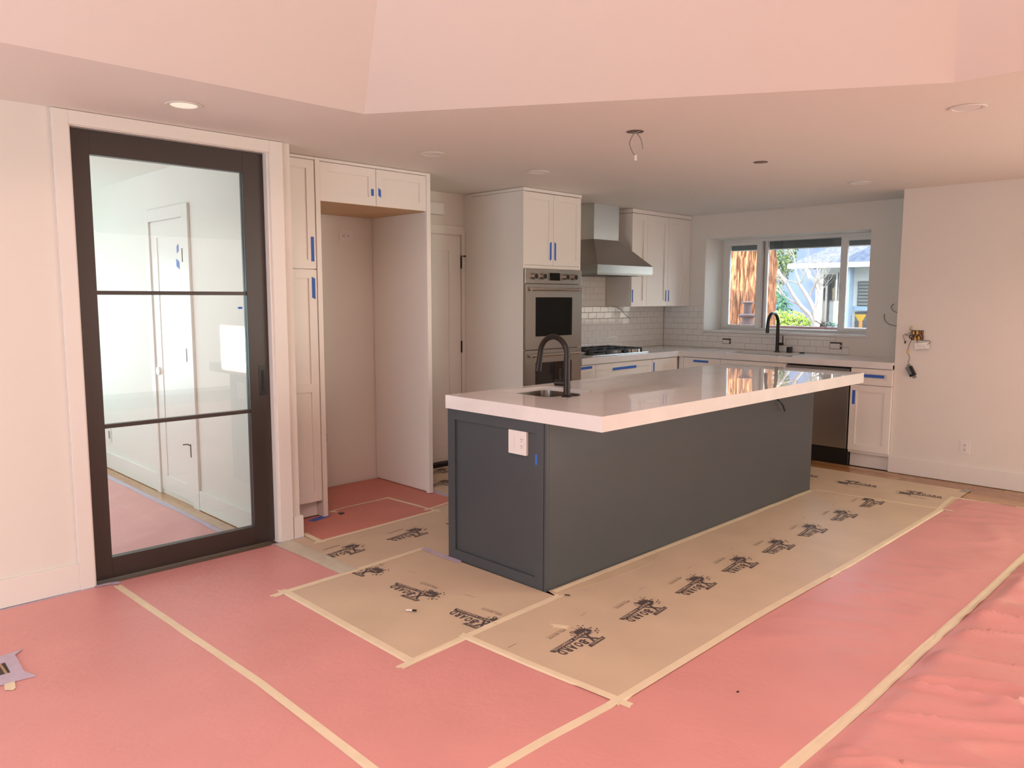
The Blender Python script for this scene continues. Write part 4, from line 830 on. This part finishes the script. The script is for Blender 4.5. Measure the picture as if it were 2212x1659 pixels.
# ------------------------------------------------------------------ printed logos on the boards
def text_mesh(txt, w, h, bold=0.0, shear=0.0):
    c = bpy.data.curves.new('t', 'FONT'); c.body = txt; c.size = 1; c.offset = bold; c.shear = shear; c.resolution_u = 2
    o = bpy.data.objects.new('t', c); COL.objects.link(o); dg = bpy.context.evaluated_depsgraph_get(); me = bpy.data.meshes.new_from_object(o.evaluated_get(dg))
    vs = [v.co.copy() for v in me.vertices]; fs = [tuple(p.vertices) for p in me.polygons]
    bpy.data.objects.remove(o); bpy.data.meshes.remove(me)
    x0 = min(v.x for v in vs); x1 = max(v.x for v in vs); y0 = min(v.y for v in vs); y1 = max(v.y for v in vs)
    return [((v.x - x0) / (x1 - x0) * w, (v.y - y0) / (y1 - y0) * h) for v in vs], fs
def logo_parts():
    """(layer, material index, verts, faces) in logo space (reading direction, up)"""
    out = []; a = math.atan2(0.0245, 0.22); ca, sa = math.cos(a), math.sin(a)
    def pt(o, p): return (o[0] + p[0] * ca - p[1] * sa, o[1] + p[0] * sa + p[1] * ca)
    def T(txt, o, w, h, mi, lay, bold=0.0, shear=0.0):
        v, f = text_mesh(txt, w, h, bold, shear); out.append((lay, mi, [pt(o, p) for p in v], f))
    out.append((0, 0, [pt((-0.075, -0.0365), p) for p in ((0, -0.0118), (0.2215, -0.0118), (0.216, 0.0118), (0, 0.0118))], [(0, 1, 2, 3)]))
    for k_, ch_ in enumerate('BOARD'): T(ch_, (-0.034 + 0.0345 * k_, -0.0075), 0.0285, 0.048, 0, 0, 0.035, 0.12)
    T('X', (-0.094, -0.026), 0.050, 0.064, 0, 0, 0.05)
    out.append((0, 0, [pt((-0.041, 0.008), p) for p in ((-0.004, -0.005), (0.004, -0.005), (0.004, 0.005), (-0.004, 0.005))], [(0, 1, 2, 3)]))
    out.append((0, 0, [pt((-0.124, 0.047), p) for p in ((0, -0.0105), (0.112, -0.0105), (0.120, 0.0105), (0.008, 0.0105))], [(0, 1, 2, 3)]))
    T('TRIMACO', (-0.112, 0.0415), 0.088, 0.011, 1, 1, 0.01)
    T('REMODEL', (0.018, -0.0345), 0.118, 0.0135, 1, 1, 0.01)
    out.append((1, 1, [pt((0.006, -0.0275), (0.005 * math.cos(t), 0.005 * math.sin(t))) for t in [k * math.pi / 4 for k in range(8)]], [tuple(range(8))]))
    T('PAINT', (-0.108, -0.0475), 0.100, 0.0145, 1, 1, 0.01)
    rnd = random.Random(11); n = 44; c = (-0.095, -0.040)
    ring = []
    for k in range(n):
        t = 2 * math.pi * k / n; r = (0.044 + 0.022 * rnd.random()) if k % 2 else 0.034 + 0.008 * rnd.random()
        if math.sin(t) > 0.3: r *= 0.62
        ring.append((c[0] + 1.05 * r * math.cos(t), c[1] + r * 0.95 * math.sin(t)))
    out.append((0, 0, ring + [c], [(k, (k + 1) % n, n) for k in range(n)]))
    for k in range(26):
        t = rnd.uniform(math.pi * 0.75, math.pi * 2.05); r = rnd.uniform(0.052, 0.074); s = rnd.uniform(0.0018, 0.0046); q = (c[0] + r * math.cos(t), c[1] + r * math.sin(t))
        out.append((0, 0, [(q[0] + s * math.cos(u) * 1.3, q[1] + s * math.sin(u)) for u in [j * math.pi / 3 for j in range(6)]], [tuple(range(6))]))
    T('SPILL BLOCK', (-0.060, -0.126), 0.122, 0.0135, 2, 0, 0.0, 0.2)
    out.append((0, 2, [pt((-0.050, -0.1335), p) for p in ((0, 0), (0.115, 0), (0.115, 0.0016), (0, 0.0016))], [(0, 1, 2, 3)]))
    out.append((0, 2, [pt((0.19, -0.175), p) for p in ((0, 0), (0.055, 0), (0.055, 0.002), (0, 0.002))], [(0, 1, 2, 3)]))
    return out
LP = logo_parts()
def logo(board, cx, cy, r, u, clip=None):
    """r, u: world directions of reading and up; clip: list of (point, normal) half planes to keep"""
    bm = bmesh.new()
    for lay, mi, vs, fs in LP:
        bv = [bm.verts.new((cx + p[0] * r[0] + p[1] * u[0], cy + p[0] * r[1] + p[1] * u[1], lay * 0.0004)) for p in vs]
        for f in fs:
            try: q = bm.faces.new([bv[i] for i in f]); q.material_index = mi
            except ValueError: pass
    for pt_, nr in clip or ():
        bmesh.ops.bisect_plane(bm, geom=bm.verts[:] + bm.edges[:] + bm.faces[:], plane_co=(*pt_, 0), plane_no=(*nr, 0), clear_inner=True)
    # long faces are subdivided by the board's relief being gentle: drape vertices
    bmesh.ops.triangulate(bm, faces=bm.faces[:])
    bmesh.ops.subdivide_edges(bm, edges=[e for e in bm.edges if e.calc_length() > 0.03], cuts=3)
    for v in bm.verts: v.co.z += top_h(v.co.x, v.co.y) + 0.0011
    for f in bm.faces:
        f.normal_update()
        if f.normal.z < 0: f.normal_flip()
    me = bpy.data.meshes.new('printed_logo'); bm.to_mesh(me); bm.free()
    for m in (INK, BOARDL, INKF): me.materials.append(m)
    o = bpy.data.objects.new('printed_logo', me); COL.objects.link(o); o.parent = board; return o
BRD = [o for o in COL.objects if o.name.startswith('floor_board')]
aisle, passage, square, far_b, long_b = BRD
for k in range(8): logo(long_b, -0.32 + [0, .463, .91, 1.347, 1.788, 2.237, 2.713, 3.19][k] + (0.0), -0.478, (-1, 0), (0, -1), [((3.05, -.5), (-1, 0))])
for k in range(-1, 3): logo(square, -0.470, 0.010 + 0.462 * k, (0, 1), (-1, 0), [((0, 0.935), (0, -1)), ((0, -0.10), (0, 1))]) if k >= 0 else None
for k in range(4): logo(aisle, -0.385 + 0.462 * k, 1.222, (-1, 0), (0, -1), [((-0.478, 0), (1, 0)), ((0, 1.52), (0, -1)), ((0, 0.96), (0, 1))])
for k in range(4): logo(far_b, 3.405, -0.645 + 0.462 * k, (0, -1), (1, 0))
logo(passage, 1.30, 2.44, (-1, 0), (0, -1)); logo(passage, 1.05, 2.1, (-1, 0), (0, -1), [((0.9, 0), (1, 0))])

# ------------------------------------------------------------------ outside the kitchen window
def jit(v, a, s): return noise.noise(Vector(v) * s) * a
struct('ground', B(5.3, 40, -25, 40, -0.5, -0.35), mat('garden_soil', (0.08, 0.065, 0.04), 0.9, var=0.3, vscale=1.5))
def bark(name, x, y, r, z0, z1, m, label):
    n = 200; m_ = 110; vs = []; fs = []
    for j in range(m_ + 1):
        z = z0 + (z1 - z0) * j / m_
        for k in range(n):
            t = 2 * math.pi * k / n; q = Vector((math.cos(t) * 9.5, math.sin(t) * 9.5, z * 1.5))
            d = 0.055 * abs(noise.noise(q * 1.6)) ** 0.7 + 0.03 * noise.noise(q * 3.3)
            rr = r * (1.10 - 0.05 * z) - 0.04 + d; vs.append((x + rr * math.cos(t), y + rr * math.sin(t), z))
    for j in range(m_):
        for k in range(n): fs.append((j * n + k, j * n + (k + 1) % n, (j + 1) * n + (k + 1) % n, (j + 1) * n + k))
    return tag(MB().add(vs, fs).build(name, m, recalc=False, org=(x, y, z0)), label, 'tree')
BARK = mat('redwood_bark', (0.30, 0.115, 0.05), 0.9, var=0.75, vscale=30, stretch=(1.0, 1.0, 0.16), bump=0.8, bscale=40, detail=6)
bark('redwood_trunk', 8.0, 3.385, 0.455, -0.4, 4.5, BARK, 'massive sunlit redwood trunk outside the kitchen window')
TC = mat('terracotta', (0.12, 0.065, 0.055), 0.8)
sl2 = thing('garden_lantern', (6.3, 2.40, 0.0), 'tiered stone garden lantern in front of the redwood trunk', 'garden ornament')
MB().lathe((6.3, 2.385, 0), [(0.03, 0.0), (0.06, 0.02), (0.06, 0.8), (0.085, 1.13), (0.07, 1.17), (0.065, 1.20), (0.11, 1.225), (0.115, 1.24), (0.05, 1.26)]).build('base', TC, sl2, smooth=True)
MB().lathe((6.3, 2.385, 0), [(0.05, 1.261), (0.048, 1.38), (0.055, 1.385)]).build('post', TC, sl2, smooth=True)
MB().lathe((6.3, 2.385, 0), [(0.05, 1.3855), (0.085, 1.39), (0.085, 1.402), (0.04, 1.412)]).build('cap', TC, sl2, smooth=True)
tag(B(5.36, 5.50, 0.40, 1.80, 1.02, 1.150, b=0.004).build('deck_ledge', mat('redwood_ledge', (0.17, 0.075, 0.06), 0.6, var=0.08, vscale=8)), 'reddish wooden ledge just outside the kitchen window', 'ledge')
struct('ground', B(5.36, 5.50, 0.45, 0.55, -0.35, 1.02).box(5.36, 5.50, 1.65, 1.75, -0.35, 1.02), mat('redwood_ledge', (0.4, 0.2, 0.2)))
COL.objects['ground.001'].name = 'ledge_post'
rnd = random.Random(5)
tw_ = MB()
for k in range(9):
    y = 0.97 + rnd.uniform(-.06, .10); z = 1.15
    tw_.tube([(5.43, y, z), (5.43 + rnd.uniform(-.02, .02), y + rnd.uniform(-.03, .03), z + 0.03), (5.43, y + rnd.uniform(-.07, .07), z + rnd.uniform(.03, .085))], [0.006, 0.005, 0.002], 5)
tag(tw_.build('dry_plant', mat('dry_stem', (0.16, 0.10, 0.09), 0.9)), 'dark dry plant stems standing on the outside ledge', 'plant')
# bare tree
bt = MB(); rnd = random.Random(12)
def branch(p, d, L, r, lv):
    pts = [p.copy()]; rs = [r]; q = p.copy(); dd = d.normalized()
    for k in range(5):
        dd = (dd + Vector((rnd.uniform(-.16, .16), rnd.uniform(-.22, .22), rnd.uniform(-.16, .2)))).normalized(); q = q + dd * L / 5; pts.append(q.copy()); rs.append(r * (1 - 0.13 * (k + 1)))
    bt.tube(pts, rs, 6 if lv < 2 else 4)
    if lv >= 4: return
    for k in range(4 if lv < 3 else 3):
        i = rnd.randint(1, 5); nd = (dd + Vector((rnd.uniform(-.5, .5), rnd.uniform(-.9, .9), rnd.uniform(-.5, .8)))).normalized()
        branch(pts[i], nd, L * rnd.uniform(.55, .8), rs[i] * 0.62, lv + 1)
base = Vector((9.0, 2.66, 0.3))
bt.tube([(9.0, 2.60, -0.4), (9.0, 2.62, 0.2), (9.0, 2.70, 1.05)], [0.09, 0.08, 0.065], 10)
bt.tube([(9.0, 2.70, 1.05), (9.0, 2.80, 1.20), (9.0, 2.95, 1.33), (9.0, 3.08, 1.50), (9.0, 3.22, 1.72)], [0.045, 0.04, 0.034, 0.028, 0.018], 8)
bt.tube([(9.0, 2.70, 1.05), (9.0, 2.72, 1.25), (9.0, 2.83, 1.45), (9.0, 2.98, 1.66), (9.0, 3.05, 1.85)], [0.05, 0.042, 0.034, 0.026, 0.016], 8)
for p, d, L, r in (((9.0, 3.08, 1.50), (0, .6, .8), .45, .016), ((9.0, 3.22, 1.72), (0, .5, .9), .4, .013), ((9.0, 3.05, 1.85), (0, .1, 1), .4, .012), ((9.0, 2.83, 1.45), (0, -.4, 1), .5, .018), ((9.0, 2.95, 1.33), (0, .9, .5), .45, .018), ((9.0, 2.72, 1.25), (0.1, -.35, 1), .55, .02), ((9.0, 2.98, 1.66), (0, .8, .3), .4, .014), ((9.0, 2.98, 1.66), (-.2, -.5, 1), .4, .014)): branch(Vector(p), Vector(d), L, r, 1)
tag(bt.build('bare_tree', mat('pale_bark', (0.42, 0.34, 0.28), 0.8, var=0.1)), 'leafless pale-barked tree with a tangle of thin branches outside', 'tree')
def leaves(name, c, rad, n, s, m, label, cat='bush', seed=1, parent=None):
    rnd = random.Random(seed); mb = MB()
    for _ in range(n):
        u = Vector((rnd.gauss(0, 1), rnd.gauss(0, 1), rnd.gauss(0, 1))).normalized() * rnd.uniform(0.55, 1.0) ** 0.6
        p = Vector((c[0] + u.x * rad[0], c[1] + u.y * rad[1], c[2] + u.z * rad[2])); a = Vector((rnd.gauss(0, 1), rnd.gauss(0, 1), rnd.gauss(0, 1))).normalized(); b = a.orthogonal().normalized()
        w = s * rnd.uniform(.6, 1.2); mb.add([p - a * w, p - b * w * .45, p + a * w, p + b * w * .45], [(0, 1, 2, 3)])
    o = mb.build(name, m, parent, recalc=False)
    return tag(o, label, cat) if not parent else o
LG = mat('leaf_yellow_green', (0.20, 0.27, 0.02), 0.6, var=0.4, vscale=10); DG = mat('leaf_green', (0.035, 0.12, 0.04), 0.6, var=0.4, vscale=8); OG = mat('leaf_olive', (0.13, 0.16, 0.045), 0.6, var=0.4, vscale=8)
leaves('garden_hedge', (9.6, 3.55, 0.75), (0.35, 0.78, 0.50), 3200, 0.045, LG, 'bright yellow-green hedge outside behind the window faucet')
leaves('garden_shrub', (11.6, 4.75, 0.70), (0.5, 0.42, 1.10), 3000, 0.05, DG, 'deep green shrub beyond the hedge', seed=2)
tr2 = thing('leafy_tree', (13.5, 6.0, -0.4), 'tall olive-green leafy tree in the background beside the redwood', 'tree')
leaves('foliage', (13.5, 6.0, 2.6), (0.9, 0.75, 1.1), 4200, 0.07, OG, None, seed=3, parent=None) if False else None
_l = MB(); rnd = random.Random(3)
leaves('foliage', (13.5, 5.95, 2.65), (0.8, 0.72, 1.15), 4200, 0.06, OG, None, seed=3, parent=tr2)
MB().tube([(13.5, 6.0, -0.4), (13.5, 5.95, 1.0), (13.5, 5.9, 2.4)], [0.12, 0.1, 0.05], 8).build('trunk', BARK, tr2)
leaves('low_shrub', (8.6, 2.28, 0.98), (0.15, 0.16, 0.13), 260, 0.035, mat('leaf_dusty', (0.07, 0.12, 0.085), 0.7, var=0.3), 'small dusty green shrub at the foot of the white house', seed=9)
# neighbouring white house
nh = thing('neighbour_house', (12, 0, -0.35), 'white neighbouring house with a blue-grey shingle roof', 'house')
NW = mat('house_white', (0.60, 0.58, 0.54), 0.7); NR = mat('shingle_blue', (0.060, 0.062, 0.085), 0.9, var=0.45, vscale=5, stretch=(1, 3, 8)); SID = mat('siding_grey', (0.13, 0.12, 0.11), 0.7)
HX = 10.0; Y1 = 3.17
B(HX, HX + 6, -6.0, Y1, -0.35, 2.02).build('wall', NW, nh)
rf = MB(); e0 = (HX - 0.35, Y1 + 0.30, 2.02); zr = 4.0
rf.add([(HX - .35, -6, 2.02), (HX - .35, Y1 + .28, 2.02), (HX + 6.5, Y1 + .28, 2.02), (HX + 6.5, -6, 2.02), (HX + 3, -6, 3.85), (HX + 3, Y1 - 2.6, 3.85),
        (HX - .35, -6, 1.95), (HX - .35, Y1 + .28, 1.95), (HX + 6.5, Y1 + .28, 1.95), (HX + 6.5, -6, 1.95)],
       [(0, 1, 5, 4), (1, 2, 5), (2, 3, 4, 5), (0, 6, 7, 1), (1, 7, 8, 2), (6, 9, 8, 7), (3, 9, 6, 0, 4)])
rf.build('roof', NR, nh)
B(HX - 0.44, HX - 0.355, -6.0, Y1 + 0.30, 1.93, 2.01, b=0.01).build('gutter', NW, nh)
MB().tube([(HX - 0.40, Y1 - 0.02, 1.93), (HX - 0.35, Y1 - 0.05, 1.80), (HX - 0.05, Y1 - 0.12, 1.66), (HX - 0.05, Y1 - 0.12, -0.3)], 0.035, 8).build('downpipe', NW, nh)
wnd = MB().box(HX - 0.03, HX - 0.001, 2.80, 3.05, 1.42, 1.86).build('window', mat('far_glass', (0.08, 0.085, 0.08), 0.1), nh)
MB().box(HX - 0.045, HX - 0.0305, 2.80, 2.82, 1.42, 1.86).box(HX - 0.045, HX - 0.0305, 3.03, 3.05, 1.42, 1.86).box(HX - 0.045, HX - 0.0305, 2.82, 3.03, 1.84, 1.86).build('window_frame', NW, wnd)
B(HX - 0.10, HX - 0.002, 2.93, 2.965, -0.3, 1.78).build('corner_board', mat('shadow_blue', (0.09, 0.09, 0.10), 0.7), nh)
B(HX - 0.30, HX - 0.12, 2.50, 2.66, -0.35, 1.93, b=0.01).build('porch_column', mat('column_blue_shade', (0.30, 0.35, 0.42), 0.6), nh)  # the white column's bluish shadow is put into this blue-grey colour
lw = B(HX - 0.04, HX - 0.001, 1.90, 2.47, 1.33, 1.72).build('window', SID, nh)
for k in range(7): B(HX - 0.055, HX - 0.0405, 1.92, 2.45, 1.345 + k * 0.053, 1.38 + k * 0.053).build('louver', mat('louver', (0.19, 0.18, 0.16), 0.6), lw)
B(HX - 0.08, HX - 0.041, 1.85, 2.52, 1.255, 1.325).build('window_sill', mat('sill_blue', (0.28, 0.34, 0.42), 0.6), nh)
for k in range(12): B(HX - 0.02 - 0.006 * (k % 2), HX - 0.001, 1.2, 2.50, 0.40 + k * 0.07, 0.46 + k * 0.07).build('siding_board', SID, nh)
bw = thing('hanging_broom', (HX - 0.25, 2.33, 0.93), 'small orange and yellow broom leaning at the white house', 'broom')
MB().add([(HX - .22, 2.20 + .05, 1.20), (HX - .22, 2.43, 1.20), (HX - .22, 2.37, 1.10), (HX - .22, 2.30, 1.10), (HX - .19, 2.25, 1.20), (HX - .19, 2.43, 1.20), (HX - .19, 2.37, 1.10), (HX - .19, 2.30, 1.10)], [(0, 1, 2, 3), (4, 7, 6, 5), (0, 4, 5, 1), (1, 5, 6, 2), (2, 6, 7, 3), (3, 7, 4, 0)]).build('bristles', mat('broom_yellow', (0.42, 0.22, 0.02), 0.7), bw)
MB().cyl((HX - .205, 2.335, 1.10), (HX - .205, 2.335, 0.55), 0.03, 8).build('handle', mat('broom_orange', (0.42, 0.17, 0.04), 0.6), bw)
# house far behind; its shade is put into the dark blue wall colour
fh = thing('far_house', (18, 6, -0.4), 'blue-grey house wall in shade far behind the bare tree', 'house')
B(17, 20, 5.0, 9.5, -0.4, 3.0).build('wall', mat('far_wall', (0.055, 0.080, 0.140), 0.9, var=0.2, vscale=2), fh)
MB().add([(16.7, 4.7, 3.0), (16.7, 9.8, 3.0), (20.3, 9.8, 3.0), (20.3, 4.7, 3.0), (18.5, 4.7, 4.2), (18.5, 9.8, 4.2)], [(0, 1, 5, 4), (2, 3, 4, 5), (0, 4, 3), (1, 2, 5), (0, 3, 2, 1)]).build('roof', NR, fh)

# top-level objects whose group was a placeholder carry none
for o in COL.objects:
    if o.get('group') == 'x': del o['group']
